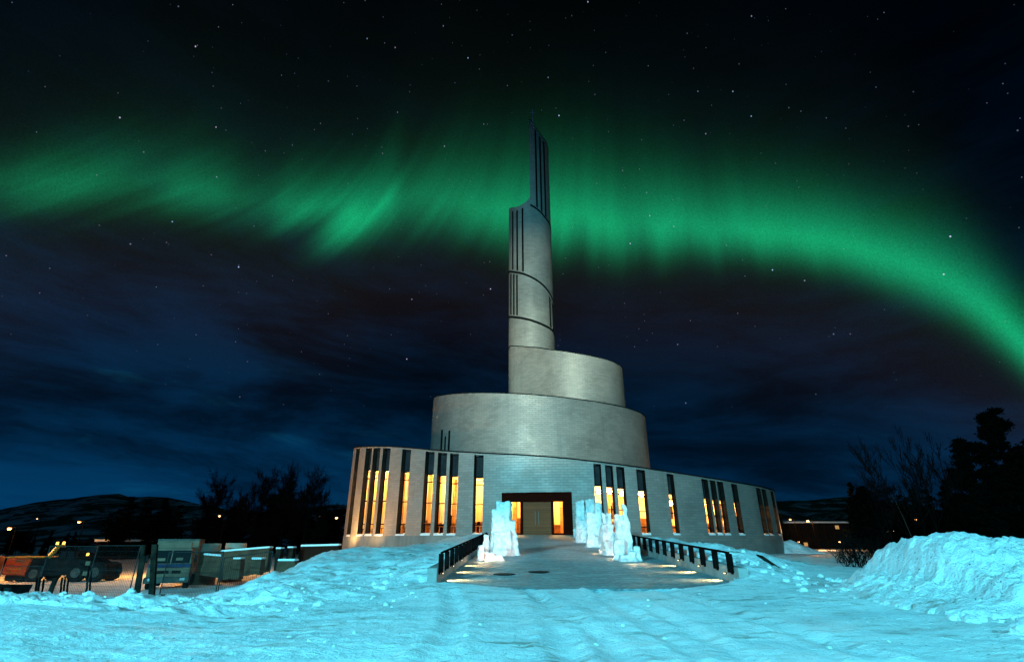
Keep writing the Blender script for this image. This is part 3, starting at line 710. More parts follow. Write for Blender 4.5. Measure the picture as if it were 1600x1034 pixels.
# near things sit closer together than far ones: work in a log-depth chart so that both are smooth
def chart(x, y):
    r = np.log(np.maximum(y, 1)+4.0); return np.stack([x/(np.maximum(y, 1)+4.0)*2.2, r*1.6], -1)
Wc = rbf_fit(np.concatenate([chart(CP[:, 0], CP[:, 1]), CP[:, 2:3]], 1), .01)
def g_base(x, y):
    q = chart(x, y); cc = chart(CP[:, 0], CP[:, 1]); out = np.full(x.shape, Wc[len(CP)])
    out = out + q[..., 0]*Wc[len(CP)+1] + q[..., 1]*Wc[len(CP)+2]
    for w, c in zip(Wc, cc): out = out + w*np.hypot(q[..., 0]-c[0], q[..., 1]-c[1])
    return np.clip(out, -2.1, 1.9)
def g_rough(x, y):
    """how lumpy the snow is: driven parts smooth, thrown banks rough"""
    smooth = math.exp(-((x-1.5)/5.5)**4) if y < 13.7 else 0
    if y < 9: smooth = max(smooth, .75)
    road = .8*math.exp(-((x-(y*.55+1.0))/2.2)**2) if x > 5 and y > 9 else 0
    yard = .75 if (x < -13 and y > 19) or y > 46 else 0
    return max(.03, 1 - max(smooth, road, yard))
def ruts(x, y):
    z = 0.0
    for cx, cy, R, g in ((-30, 6.0, 31.0, .75), (-30, 6.0, 29.3, .75), (-60, 8, 60.6, .8), (-60, 8, 62.2, .8), (70, 9, 66.6, .7), (70, 9, 68.2, .7)):
        d = abs(hypot(x-cx, y-cy) - R - .12*noise.noise(Vector((x*.3, y*.3, R))))
        z += -.040*g*math.exp(-(d/.14)**2) + .026*math.exp(-((d-.26)/.09)**2)*(.6+noise.noise(Vector((x*3, y*3, 2))))
    return z
def ground():
    ny, nx = 470, 520
    ys = np.concatenate([np.geomspace(3.2, 48, 400), np.geomspace(49, 170, 70)]); u = np.linspace(-1, 1, nx)
    Xg = u[None, :]*(ys[:, None]*1.25+5) + 1.0; Yg = np.repeat(ys[:, None], nx, 1)
    Zb = g_base(Xg, Yg); V = []
    for i in range(ny):
        for j in range(nx):
            x, y, z = float(Xg[i, j]), float(Yg[i, j]), float(Zb[i, j])
            k = g_rough(x, y)
            z += .030*fbm(x*.5, y*.5, 2, 3) + k*(.15*fbm(x*.8, y*.8, 5, 4) + (.16*fbm(x*.55, y*.55, 12, 4) if x < -1.5 and y > 11 and y < 32 else 0) + .20*clod(x*1.3, y*1.3, 1)*max(0, .2+noise.noise(Vector((x*.5, y*.5, 8)))) + .15*clod(x*3.2, y*3.2, 4)*max(0, .3+noise.noise(Vector((x*.8, y*.8, 3)))) + .08*clod(x*7, y*7, 6) + .03*fbm(x*8, y*8, 9, 3)) + .010*fbm(x*6, y*4, 3, 4)
            if y < 13.3: z += ruts(x, y)
            # ramp bed and building footprint
            if y > RY1-.08 and y < YE+1 and lx(y)-.12 + max(0, 14.35-y)*.75 < x < rx(y)+.12 - max(0, 14.35-y)*.75: z = min(z, rz(y)-.16)
            if hypot(x-C1[0], y-C1[1]) < R1-.35: z = min(z, FL-.4)
            if abs(u[j]) > .985 or i == ny-1: z -= 2.0
            V.append((x, y, z))
    Fq = [(i*nx+j, i*nx+j+1, (i+1)*nx+j+1, (i+1)*nx+j) for i in range(ny-1) for j in range(nx-1)]
    m = bpy.data.meshes.new('snow_ground'); m.from_pydata(V, [], Fq); m.materials.append(M['snow']); m.polygons.foreach_set('use_smooth', [True]*len(Fq)); m.update()
    o = bpy.data.objects.new('snow_ground', m); COL.objects.link(o); return kind(o, 'structure')
GO = ground()
from mathutils.bvhtree import BVHTree
GB = BVHTree.FromPolygons([v.co for v in GO.data.vertices], [p.vertices[:] for p in GO.data.polygons])
def gz(x, y):
    h = GB.ray_cast(Vector((x, y, 50)), Vector((0, 0, -1))); return h[0].z if h[0] else -1.8
fg = MB(); fg.face([(-4000, -60, -2.35), (4000, -60, -2.35), (4000, 4000, -2.35), (-4000, 4000, -2.35)]); kind(fg.build('far_ground', M['snow']), 'structure')
# ------------------------------------------------------------------ ramp, walls, railings
mb = MB(); ys = np.linspace(RY1-.25, YE+.9, 60)
for a, b in zip(ys, ys[1:]):
    for f, g in zip(np.linspace(0, 1, 9), np.linspace(0, 1, 9)[1:]):
        X_ = lambda y, k: lx(y)*(1-k)+rx(y)*k
        mb.face([(X_(a, f), a, rz(a)), (X_(a, g), a, rz(a)), (X_(b, g), b, rz(b)), (X_(b, f), b, rz(b))])
mb.face([(lx(ys[0]), ys[0], -.4), (rx(ys[0]), ys[0], -.4), (rx(ys[0]), ys[0], rz(ys[0])), (lx(ys[0]), ys[0], rz(ys[0]))])
kind(mb.build('ramp_path', M['ramp'], smooth=True), 'structure')
def ramp_wall(fx, sgn, y0, y1, label):
    mb = MB(); n = 24; w = .24
    yy = np.linspace(y0, y1, n)
    for a, b in zip(yy, yy[1:]):
        xa, xb = fx(a), fx(b); ha, hb = rz(a)+.36, rz(b)+.36
        A = [(xa, a, rz(a)-.5), (xa, a, ha), (xa+sgn*w, a, ha), (xa+sgn*w, a, rz(a)-.5)]; B = [(xb, b, rz(b)-.5), (xb, b, hb), (xb+sgn*w, b, hb), (xb+sgn*w, b, rz(b)-.5)]
        for i in range(4): j = (i+1) % 4; mb.face([A[i], B[i], B[j], A[j]])
        if a == y0: mb.face(A)
    return tag(mb.build('ramp_wall', M['concrete']), label, 'wall', 'concrete walls beside the ramp')
ramp_wall(lx, -1, 14.05, 44.0, 'low concrete wall along left edge of the ramp')
ramp_wall(rx, 1, 14.05, 44.0, 'low concrete wall along right edge of the ramp')
def railing(fx, sgn, ys, label):
    rl = thing('railing', label, 'railing', (fx(ys[0]), ys[0], rz(ys[0])), 0, 'steel railings along the ramp')
    o = Vector(rl.location); pts = []
    for y in ys:
        xx = fx(y) + sgn*-.045; z = rz(y); m = MB()
        m.box(xx-o.x, y-o.y, z+.24+.21-o.z, .11, .17, .44); m.box(xx+sgn*.03-o.x, y-o.y, z+.24-o.z, .03, .10, .10)
        m.build('post', M['steel'], rl); pts.append(Vector((xx, y, z+.69))-o)
        m = MB()
    h = MB()
    for a, b in zip(pts, pts[1:]): h.tube(a, b, .03, n=8)
    for p in pts: h.box(p.x, p.y, p.z-.02, .03, .05, .08)
    h.build('handrail', M['steel'], rl)
    w = MB(); r = random.Random(3)
railing(lx, -1, np.arange(14.35, 30, 1.0), 'black steel railing with flat posts on the left ramp wall')
railing(rx, 1, np.arange(14.40, 30, 1.0), 'black steel railing with flat posts on the right ramp wall')
# recessed wall lamps that throw pools on the ramp
wn_ = ['nearest the foot of the ramp', 'in the middle of its row of three', 'nearest the ice sculptures']
for fx, sgn, side, ylist in ((lx, -1, 'left', (14.85, 16.85, 18.85)), (rx, 1, 'right', (14.9, 16.9, 18.9))):
    for y, wd in zip(ylist, wn_):
        p = Vector((fx(y), y, rz(y)+.17))
        t = thing('wall_lamp', f'small recessed lamp in {side} ramp wall, {wd}', 'lamp', p, 0, 'recessed lamps along the ramp walls')
        m = MB(); m.box(-sgn*.012, 0, 0, .03, .16, .06); m.build('housing', M['steel'], t, bevel=.006)
        m = MB(); m.box(-sgn*.032, 0, -.005, .012, .11, .025); m.build('lens', M['lens'], t)
        light('wall_lamp_beam', 'SPOT', p+Vector((-sgn*.07, 0, .02)), 230, (1.0, .58, .22), .09, p+Vector((-sgn*.62, -.05, -.30)), 92, 1.0)
# manhole covers
for (px, py), lb in (((788, 896.5), 'round iron manhole cover in the ramp, nearer the left wall'), ((842, 893), 'round iron manhole cover in the middle of the ramp')):
    p = onramp(px, py); t = thing('manhole_cover', lb, 'manhole cover', (p.x, p.y, rz(p.y)+.004), 0, 'manhole covers'); t.rotation_euler = (math.atan(RS), 0, 0)
    m = MB(); m.tube((0, 0, -.02), (0, 0, .012), .27, n=32); m.build('cover', M['manhole'], t)
    m = MB()
    for i in range(40):
        a0, a1 = 2*pi*i/40, 2*pi*(i+1)/40
        m.face([(.272*cos(a0), .272*sin(a0), .010), (.272*cos(a1), .272*sin(a1), .010), (.32*cos(a1), .32*sin(a1), .006), (.32*cos(a0), .32*sin(a0), .006)])
    m.build('rim', M['steel'], t)
# ------------------------------------------------------------------ ice sculptures
def ice(label, blocks, seed, name='ice_sculpture', cat='ice sculpture'):
    """blocks: (px0, px1, py_top, py_base, depth offset in m) standing on the ramp"""
    r = random.Random(seed); bm = bmesh.new(); b0 = blocks[0]; o = onramp((b0[0]+b0[1])/2, b0[3]); o = Vector((o.x, o.y, rz(o.y)))
    mpp = o.y*CT/800*1.06
    for px0, px1, pt, pb, dy in blocks:
        Y = o.y + dy; A, B = at(px0, pb, Y), at(px1, pb, Y); zt_ = at((px0+px1)/2, pt, Y).z; zb_ = rz(Y)-.05 
        w = B.x-A.x; dp = max(.25, min(.75, w*1.0))*r.uniform(.85, 1.1)
        g = bmesh.ops.create_cube(bm, size=1)
        rot = Matrix.Rotation(r.uniform(-.18, .18), 4, 'Z')
        for v in g['verts']:
            tp = v.co.z > 0; v.co.x *= r.uniform(.78, 1.02) if tp else r.uniform(.95, 1.08); v.co.y *= r.uniform(.7, 1.02) if tp else 1.0; v.co.z += r.uniform(-.05, .02) if tp else 0
        bmesh.ops.transform(bm, verts=g['verts'], matrix=Matrix.Translation(((A.x+B.x)/2-o.x, Y-o.y, (zt_+zb_)/2-o.z)) @ rot @ Matrix.Diagonal((w*.96, dp, zt_-zb_, 1)))
    # snowy foot
    m = bpy.data.meshes.new(name); bm.to_mesh(m); bm.free(); ob = bpy.data.objects.new(name, m); COL.objects.link(ob); ob.location = o
    md = ob.modifiers.new('r', 'REMESH'); md.mode = 'VOXEL'; md.voxel_size = .028; sm = ob.modifiers.new('s', 'SMOOTH'); sm.factor = .5; sm.iterations = 18
    dg = bpy.context.evaluated_depsgraph_get(); me = bpy.data.meshes.new_from_object(ob.evaluated_get(dg)); ob.modifiers.clear(); ob.data = me
    n = len(me.vertices); co = np.empty(n*3); me.vertices.foreach_get('co', co); co = co.reshape(-1, 3); no = np.empty(n*3); me.vertices.foreach_get('normal', no); no = no.reshape(-1, 3)
    for i in range(n):
        p = Vector(co[i])+o; q = p*1.0
        k = .065*fbm(q.x*2.6, q.y*2.6, q.z*2.6, 2) + .016*noise.noise(q*7) + .010*noise.noise(q*15) + .006*noise.noise(q*30)
        k -= .05*max(0, noise.noise(q*3.1+Vector((9, 3, 1)))-.35)*2
        foot = math.exp(-((p.z-rz(p.y))/.07)**2)*.10*(.6+noise.noise(q*3))
        co[i] += no[i]*k + np.array([no[i][0], no[i][1], 0])*foot
    me.vertices.foreach_set('co', co.reshape(-1)); me.polygons.foreach_set('use_smooth', [True]*len(me.polygons)); me.materials.clear(); me.materials.append(M['ice']); me.update()
    return tag(ob, label, cat, 'carved ice along the ramp')
ice('tall stepped ice sculpture standing alone on the left of the ramp', [(768,808,812,866,0),(775,800,781,866,.05),(766,790,797,868,.0),(790,810,836,864,-.1),(770,800,830,870,-.35),(772,806,820,864,.5)], 1)
ice('small pair of ice blocks at left foot of the tall stepped sculpture', [(746,757,851,875,0),(754,765,833,873,.35),(757,772,862,875,-.12),(772,786,866,873,.05)], 2)
ice('broad flat topped ice slab farthest up the right side of the ramp', [(901,916,781,846,0),(915,931,780.5,848,.1),(899,928,812,848,-.4),(903,925,826,849,-.7)], 3)
ice('slim ice pillar behind the jagged ice towers on the right', [(932,944,784,853,0),(918,935,800,853,.2),(917,931,833,856,-.5),(930,942,838,858,-.6)], 4)
ice('jagged cluster of ice towers in the middle of the right row', [(943,952,801,865,0),(951,960,800.5,866,.1),(940,962,818,866,-.1),(945,961,844,870,-.5),(938,950,826,864,.3)], 5)
ice('tallest stepped ice tower beside the right railing', [(977,987,787,872,0),(964,975,801,872,.1),(965,988,812,873,-.1),(976,991,834,874,-.2),(960,978,842,874,-.45)], 6)
ice('low square ice block nearest the camera on the right', [(990,1003,853,875.5,0),(981,994,860,876,-.1),(968,984,866,876,-.1)], 7)
ice('small glowing ice lantern beside the entrance door', [(896,901,825,839,0),(901,909,829,840,.1),(899,906,823,839,.3)], 8, 'ice_lantern', 'ice lantern')
WARM = (1.0, .60, .30)
def glow(px, py, dy, dz, pw, r=.05):
    p = onramp(px, py); light('assumed_ice_uplight', 'POINT', (p.x, p.y+dy, rz(p.y)+dz), pw, WARM, r)  # assumed unseen warm lamps at the feet of the ice
glow(760, 877, -.3, .25, 12); glow(750, 877, -.3, .1, 4); glow(1003, 879, -.25, .15, 6); glow(985, 879, -.4, .12, 6); glow(950, 870, -.6, .12, 6); glow(927, 862, -.7, .12, 5); glow(901, 843, -.5, .15, 16); glow(782, 874, -.6, .15, 5)
# ------------------------------------------------------------------ snow heap on the right
def heap(name, label, cx, cy, pts, rx_, ry_, seed, m, n=170):
    """pts: crest heights along x (offset, z); a ridge that falls off across"""
    V = []; xs = [p[0] for p in pts]; zs = [p[1] for p in pts]
    b = gz(cx-rx_*.6, cy-ry_*.5)
    ox, oy = cx, cy
    for j in range(n):
        for i in range(n):
            x = -rx_ + 2*rx_*i/(n-1); y = -ry_ + 2*ry_*j/(n-1)
            h = float(np.interp(x, xs, zs)); k = abs(y/(ry_*(.5+.5*min(1, max(0, (x+rx_)/(.55*rx_))))))
            f = max(0, 1-k**1.5)**1.25
            e = min(1, (rx_-abs(x))/(.25*rx_))
            z = h*f*max(0, e)
            a = min(1, z/.25)
            X_, Y_ = x+ox, y+oy
            w_ = .35+.65*min(1, max(0, z/.9))
            z += a*(.13*fbm(X_*.8, Y_*.8, seed, 4) + w_*(.20*clod(X_*.95, Y_*.95, seed) + .15*clod(X_*2.3, Y_*2.3, seed+3)) + .12*clod(X_*5.5, Y_*5.5, seed+5)*max(0, .35+noise.noise(Vector((X_*.9, Y_*.9, 2)))) + .05*fbm(X_*6, Y_*6, seed, 5))
            V.append((x, y, z - .30*(1-min(1, max(0, z)/.10))))
    Fq = [(j*n+i, j*n+i+1, (j+1)*n+i+1, (j+1)*n+i) for j in range(n-1) for i in range(n-1)]
    me = bpy.data.meshes.new(name); me.from_pydata(V, [], Fq); me.materials.append(m); me.polygons.foreach_set('use_smooth', [True]*len(Fq)); me.update()
    o = bpy.data.objects.new(name, me); COL.objects.link(o); o.location = (ox, oy, b-.02); return tag(o, label, 'snow heap', 'ploughed snow heaps')
heap('snow_heap', 'big lumpy ploughed snow heap in front of the dark pines', 10.6, 10.6, [(-4.6, 0), (-4.0, .22), (-3.6, .34), (-3.2, .50), (-2.95, .95), (-2.7, 1.14), (-2.2, 1.18), (-1.7, 1.08), (-1.2, 1.02), (-.7, .9), (0, .86), (3, .75), (6.0, .7)], 6.0, 3.3, 11, M['heap'], 240)
p = at(1240, 862, 60); heap('snow_heap', 'small white snow heap beside the right end of the cathedral', p.x, p.y, [(-3, 0), (-1.5, 1.1), (0, 1.3), (1.6, .6), (3, 0)], 3.2, 2.5, 4, M['cap'], 60)
def clods():
    r = random.Random(12); V, Fc = [], []
    b = bmesh.new(); bmesh.ops.create_icosphere(b, subdivisions=2, radius=1); base = [v.co.copy() for v in b.verts]; fs = [tuple(v.index for v in f.verts) for f in b.faces]; b.free()
    spots = []
    for _ in range(170):
        a = r.uniform(2.6, 5.2); spots.append((10.6 + r.gauss(0, .3) - 4.2*abs(cos(a)) + r.uniform(0, 5)*(1 if sin(a) < .2 else 0), 10.6 - r.uniform(2.3, 3.9), r.uniform(.02, .10)))
    for _ in range(200): spots.append((r.uniform(-10, -1.9), r.uniform(9.5, 17), .012+.075*r.random()**3))
    for _ in range(120): spots.append((r.uniform(5.9, 9.5), r.uniform(11.5, 19), .012+.09*r.random()**2.5))
    for _ in range(60): spots.append((r.uniform(-9, 10), r.uniform(5, 12), r.uniform(.008, .03)))
    for x, y, q in spots:
        z = gz(x, y); o = len(V); sd = r.random()*90
        for c in base:
            k = q*(1+.45*noise.noise(c*1.3+Vector((sd, 0, 0)))); V.append((x+c.x*k*1.15, y+c.y*k, z+.25*q+c.z*k*.75))
        Fc += [tuple(i+o for i in f) for f in fs]
    me = bpy.data.meshes.new('snow_clods'); me.from_pydata(V, [], Fc); me.materials.append(M['heap']); me.update()
    o = bpy.data.objects.new('snow_clods', me); COL.objects.link(o); kind(o, 'stuff'); tag(o, 'loose broken snow clods scattered over the banks', 'snow clods')
clods()
# dark board stuck in the bank right of the ramp
mb = MB(); a, b = at(1188, 874, 18.2), at(1215, 893, 17.6)
mb.para(a, b-a, Vector((.10, 1.0, .06)), Vector((.10, 0, .12)))
tag(mb.build('dark_board', M['board']), 'dark timber board poking out of the snow bank right of the ramp', 'board')
# basement vent under the right corner
# ------------------------------------------------------------------ street lamps
lamp_i = 0
def street_lamp(px, py, Y, label, h=None, head='lampglow', power=0, size=.22, arm=.9):
    p = at(px, py, Y); z = gz(p.x, p.y); hh = p.z - z
    t = thing('street_lamp', label, 'street lamp', (p.x, p.y, z), 0, 'lit street lamps')
    m = MB(); m.tube((arm, 0, -.1), (arm, 0, hh+.12), .09, .06, 8); m.tube((arm, 0, hh+.10), (0, 0, hh+.22), .045, .04, 6); m.build('pole', M['steel'], t)
    m = MB(); m.para((-.35, -.13, hh+.08), (.7, 0, 0), (0, .26, 0), (0, 0, .14)); m.build('lamp_head', M['steel'], t, bevel=.03)
    m = MB()
    b = bmesh.new(); bmesh.ops.create_uvsphere(b, u_segments=12, v_segments=8, radius=size*.6); me = bpy.data.meshes.new('lens'); b.to_mesh(me); b.free(); me.materials.append(M[head])
    l = bpy.data.objects.new('lens', me); COL.objects.link(l); l.parent = t; l.location = (0, 0, hh-.02); l.scale = (1.2, .8, .8)
    if power: light('street_lamp_light', 'POINT', (p.x, p.y-.1, p.z-.45), power, (1.0, .46, .13), .3)
for a in ((15, 825, 70, 'brightest orange street lamp at the far left', None, 'lampglow', 900, .36), (58, 810, 120, 'dim distant street lamp between the two brighter lamps at left', None, 'lampwhite', 0, .22),
          (124, 815, 95, 'orange street lamp above the cab of the loader', None, 'lampglow', 700, .36), (343, 805.5, 85, 'street lamp above the two round tanks', None, 'lampwhite', 200, .24),
          (500, 806, 110, 'fainter of two street lamps just left of the cathedral', None, 'lampwhite', 0, .22), (526, 808.5, 100, 'brighter of two street lamps just left of the cathedral', None, 'lampwhite', 200, .34),
          (1234.5, 811, 120, 'street lamp nearest the right corner of the cathedral', None, 'lampglow', 500, .34), (1262, 813, 115, 'street lamp above the left end of the apartment block', None, 'lampwhite', 900, .36),
          (1349, 808, 95, 'street lamp glowing through the bare birches', None, 'lampglow', 0, .34), (1431, 811.5, 80, 'street lamp among trees left of the big pine', None, 'lampglow', 0, .28)):
    street_lamp(*a)
for px, py, Y, lb in ((1248, 846, 125, 'low street lamp at the left foot of the apartment block'), (1312, 846, 118, 'low street lamp at the right foot of the apartment block')):
    street_lamp(px, py, Y, lb, None, 'lampwhite', 150, .28)
# assumed unseen lamps at the left that make the orange pool on the yard snow
light('assumed_yard_lamp', 'POINT', (-44, 42.5, 2.6), 7000, (1.0, .42, .10), .3)
light('assumed_yard_lamp', 'POINT', (-31, 52, 3.0), 4500, (1.0, .44, .12), .3)
light('assumed_road_lamp', 'POINT', (52, 97, 3.0), 9000, (1.0, .50, .20), .3)  # assumed lamp without a fixture that warms the far snow strip
# ------------------------------------------------------------------ lorry
def wheel(parent, x, y, z, r, w, axis, rim='grey'):
    d = Vector((1, 0, 0)) if axis == 'x' else Vector((0, 1, 0)); c = Vector((x, y, z))
    m = MB(); m.tube(c-d*w*.5, c-d*w*.3, r*.92, r, 22); m.tube(c-d*w*.3, c+d*w*.3, r, r, 22, cap=False); m.tube(c+d*w*.3, c+d*w*.5, r, r*.92, 22)
    wh = m.build('wheel', M['black'], parent, smooth=True)
    m = MB(); m.tube(c-d*(w*.5+.02), c+d*(w*.5+.02), r*.5, r*.5, 18); m.build('rim', M[rim], wh, smooth=True)
def lorry():
    p = at(261, 915, 36); z = gz(p.x, p.y)
    t = thing('lorry', 'flat fronted white lorry with tall box body parked in the yard', 'lorry', (p.x, p.y, z), radians(24))
    def bx(nm, m, *q, par=t, bev=.02):
        k = MB()
        for w in q: k.box(*w)
        return k.build(nm, M[m], par, bevel=bev)
    W_ = 2.4
    bx('chassis', 'black', (0, 1.9, .62, 1.5, 4.6, .3))
    cab = MB(); cab.prism([(-W_/2+.05, .62), (W_/2-.05, .62), (W_/2-.05, 1.45), (W_/2-.16, 2.35), (-W_/2+.16, 2.35), (-W_/2+.05, 1.45)], -.85, .75); cab.build('cab', M['white'], t, bevel=.04)
    bx('bumper', 'grey', (0, -.93, .56, W_, .22, .34)); bx('belt_stripe', 'blue', (0, -.862, 1.36, W_-.14, .03, .22))
    ws = MB()
    for s in (-1, 1): ws.para((s*.04 if s > 0 else -1.03, -.885, 1.5), (.99, 0, 0), (0, .03, 0), (0, 0, .74))
    w_ = ws.build('windscreen', M['dglass'], t)
    bx('notice', 'white', (-.52, -.90, 1.72, .42, .012, .16), (.46, -.90, 1.74, .38, .012, .16), par=w_, bev=0)
    bx('grille', 'black', (-.3, -.87, 1.0, .62, .03, .18), (.42, -.87, 1.0, .5, .03, .18))
    for s in (-1, 1):
        bx('headlight', 'chrome', (s*.85, -1.05, .60, .3, .04, .16)); m = MB(); m.box(s*1.34, -.8, 1.75, .18, .08, .42); m.tube((s*1.18, -.75, 2.0), (s*1.34, -.8, 1.95), .02); m.build('mirror', M['black'], t)
    bx('wind_deflector', 'white', (0, -.5, 2.52, 1.9, .5, .32))
    bx('box_body', 'white', (0, 2.6, 1.85, 2.4, 3.4, 2.05)); bx('roof_rail', 'grey', (0, .92, 2.86, 2.44, .06, .12), (-1.19, 2.6, 2.87, .06, 3.4, .10), (1.19, 2.6, 2.87, .06, 3.4, .10))
    for y in (0, 3.3):
        for s in (-1, 1): wheel(t, s*1.0, y, .5, .5, .3, 'x')
lorry()
# ------------------------------------------------------------------ wheel loader
def loader():
    p = at(94, 903, 44); z = gz(p.x, p.y)
    t = thing('wheel_loader', 'orange wheel loader parked in the yard behind the mesh fence', 'loader', (p.x, p.y, z), radians(4))
    k = .052; X0 = lambda px: (px-80)*k
    m = MB(); m.prism([(X0(9), .55), (X0(42), .40), (X0(44), 1.72), (X0(12), 1.72), (X0(9), 1.5)], -.95, .95); h = m.build('engine_hood', M['orange'], t, bevel=.06)
    m = MB(); m.box(X0(25), -.965, .95, 1.0, .03, .10); m.box(X0(25), -.965, .70, 1.2, .03, .06); m.build('grille', M['yellow'], h)
    m = MB(); m.box(X0(29), -.965, 1.48, .62, .02, .16); m.build('name_plate', M['white'], h)
    m = MB(); m.box(X0(35), 0, 1.77, 54*k, 1.96, .09); m.build('hood_edge', M['yellow'], t, bevel=.02)
    m = MB(); m.box(X0(28), -.2, .34, 1.3, 1.6, .4); m.build('counterweight', M['black'], t, bevel=.05)
    m = MB(); m.prism([(X0(42), .45), (X0(128), .5), (X0(128), 1.5), (X0(100), 1.65), (X0(42), 1.7)], -.8, .8); m.build('chassis', M['black'], t, bevel=.04)
    m = MB(); m.prism([(X0(76), 1.5), (X0(104), 1.45), (X0(100), 2.15), (X0(79), 2.15)], -.7, .7); c = m.build('cab', M['dglass'], t, bevel=.05)
    m = MB(); m.box(X0(89), 0, 2.19, 1.3, 1.45, .08)
    for x in (77, 89, 102):
        for s in (-1, 1): m.tube((X0(x), s*.72, 1.5), (X0(x*.8+88*.2), s*.72, 2.16), .035)
    m.build('cab_frame', M['steel'], c)
    m = MB(); m.tube((X0(63), -.6, 1.75), (X0(72), -.6, 2.55), .16, .14, 8); m.box(X0(75), -.6, 2.55, .5, .3, .12); m.build('exhaust_mast', M['yellow'], t)
    for x, zz in ((69, 2.78), (78, 2.80), (117, 1.98)):
        m = MB(); m.tube((X0(x), -.6, zz-.12), (X0(x), -.6, zz+.06), .09, .07, 10); m.build('beacon', M['beacon'], t)
    m = MB(); m.box(X0(119), -.62, 1.83, .9, .1, .10); m.tube((X0(104), -.5, 2.0), (X0(150), -.5, 1.1), .16, .12, 8); m.tube((X0(104), .5, 2.0), (X0(150), .5, 1.1), .16, .12, 8); m.build('lift_arm', M['redp'], t)
    m = MB(); m.prism([(X0(142), .30), (X0(153), .2), (X0(152), .35), (X0(149), .55), (X0(148), 1.0), (X0(152), 1.25), (X0(149), 1.3), (X0(142), 1.1)], -1.0, 1.0); m.build('bucket', M['black'], t)
    for x, r in ((56, .62), (114, .68), (140, .70)):
        for s in (-1, 1): wheel(t, X0(x), s*.95, r, r, .42, 'y', 'grey')
loader()
# second machine, cut by the left edge of the picture: only its lit tail and black skip show
p = at(-24, 903, 40); t = thing('dump_trailer', 'orange trailer tail with lit lamps at the left edge of the yard', 'trailer', (p.x, p.y, gz(p.x, p.y)), 0)
m = MB(); m.box(-1.2, 0, 1.2, 2.6, 2.0, 1.2); m.build('body', M['orange'], t, bevel=.05)
m = MB(); m.box(-1.2, 0, .52, 2.4, 1.4, .16); m.box(.35, -.3, .5, .14, .14, 1.0); m.build('frame', M['redp'], t)
for zz in (1.0, 1.3, 1.62):
    m = MB(); m.box(-.05, -1.02, zz, .34, .06, .16); m.build('tail_lamp', M['beacon'], t)
for s in (-1, 1): wheel(t, -1.4, s*.8, .45, .45, .35, 'y')
p = at(7, 930, 28); t = thing('rubbish_skip', 'black open skip with ragged rim at far left of the yard', 'skip', (p.x, p.y, gz(p.x, p.y)))
m = MB(); m.prism([(-.9, 0), (.5, 0), (.75, .85), (-1.1, .85)], -.6, .6); m.build('skip_body', M['black'], t, bevel=.03)
m = MB(); m.box(-.15, -.66, .86, 1.9, .08, .09); m.box(.35, -.68, .45, .08, .08, .8); m.build('skip_rim', M['steel'], t)
# ------------------------------------------------------------------ building-site fence
def fence_panel(px0, px1, ptop, Y0, Y1, label, lean=0.0, step=.11, signs=()):
    a, b = at(px0, 900, Y0), at(px1, 900, Y1); za, zb_ = gz(a.x, a.y), gz(b.x, b.y)
    a.z, b.z = za+.12, zb_+.12; hgt = at((px0+px1)/2, ptop, (Y0+Y1)/2).z - (a.z+b.z)/2
    t = thing('fence_panel', label, 'fence panel', a, 0, 'mesh panels of the site fence')
    D = b-a; Lh = D.length; up = Vector((0, lean, hgt))
    m = MB()
    for f in (0, 1): m.tube(D*f, D*f+up, .03, n=6)
    for f in (0, 1): m.tube(up*f, D+up*f, .022, n=6)
    m.tube(up*.52, D+up*.52, .012, n=4); m.build('frame', M['wire'], t)
    m = MB(); n = int(Lh/step)
    for i in range(1, n): m.tube(D*(i/n), D*(i/n)+up, .007, n=3, cap=False)
    for j in range(1, 9): m.tube(up*(j/9), D+up*(j/9), .006, n=3, cap=False)
    m.build('wire_mesh', M['wire'], t)
    for f in (0, 1):
        m = MB(); q = D*f; m.box(q.x, q.y, -.06, .7, .28, .14); m.build('foot_block', M['concrete'], t, bevel=.02)
    for f, g in signs:
        m = MB(); q = D*f+up*g; m.box(q.x, q.y-.04, q.z, .30, .02, .20, atan2(D.y, D.x)); m.build('notice', M['white'], t)
    return t
fence_panel(64, 140, 853, 31, 30, 'mesh fence panel carrying two small white notices', 0, .12, ((.90, .66), (.90, .46)))
fence_panel(140, 208, 852, 29.8, 29, 'mesh fence panel between the notices and the leaning beams')
fence_panel(0, 62, 884, 32, 31.2, 'low mesh fence panel in front of the orange hood')
fence_panel(256, 342, 862, 29, 27.5, 'fine mesh fence panel in front of the lorry', 0, .10)
fence_panel(345, 420, 866, 27.3, 27.0, 'fine mesh fence panel in front of the long concrete slab', 0, .10)
for (x0, y0, x1, y1, Y, w, lb) in ((207, 938, 221, 851, 28.6, .20, 'heavier dark beam leaning outwards between the fence panels'), (233, 930, 237, 850, 28.8, .26, 'upright dark beam beside the lorry'),
                             (72, 930, 83, 902, 30.4, .20, 'short dark beam leaning on the fence below the loader'), (213, 938, 224, 868, 28.3, .10, 'thin dark pole leaning beside the heavier leaning beam')):
    a, b = at(x0, y0, Y), at(x1, y1, Y+.15); a.z = gz(a.x, a.y)-.05; m = MB(); d = b-a; m.para(Vector((0, 0, 0)), d, (w, 0, 0), (0, w*.6, 0))
    o = m.build('leaning_beam', M['board']); o.location = a; tag(o, lb, 'beam', 'timbers leaning at the fence')
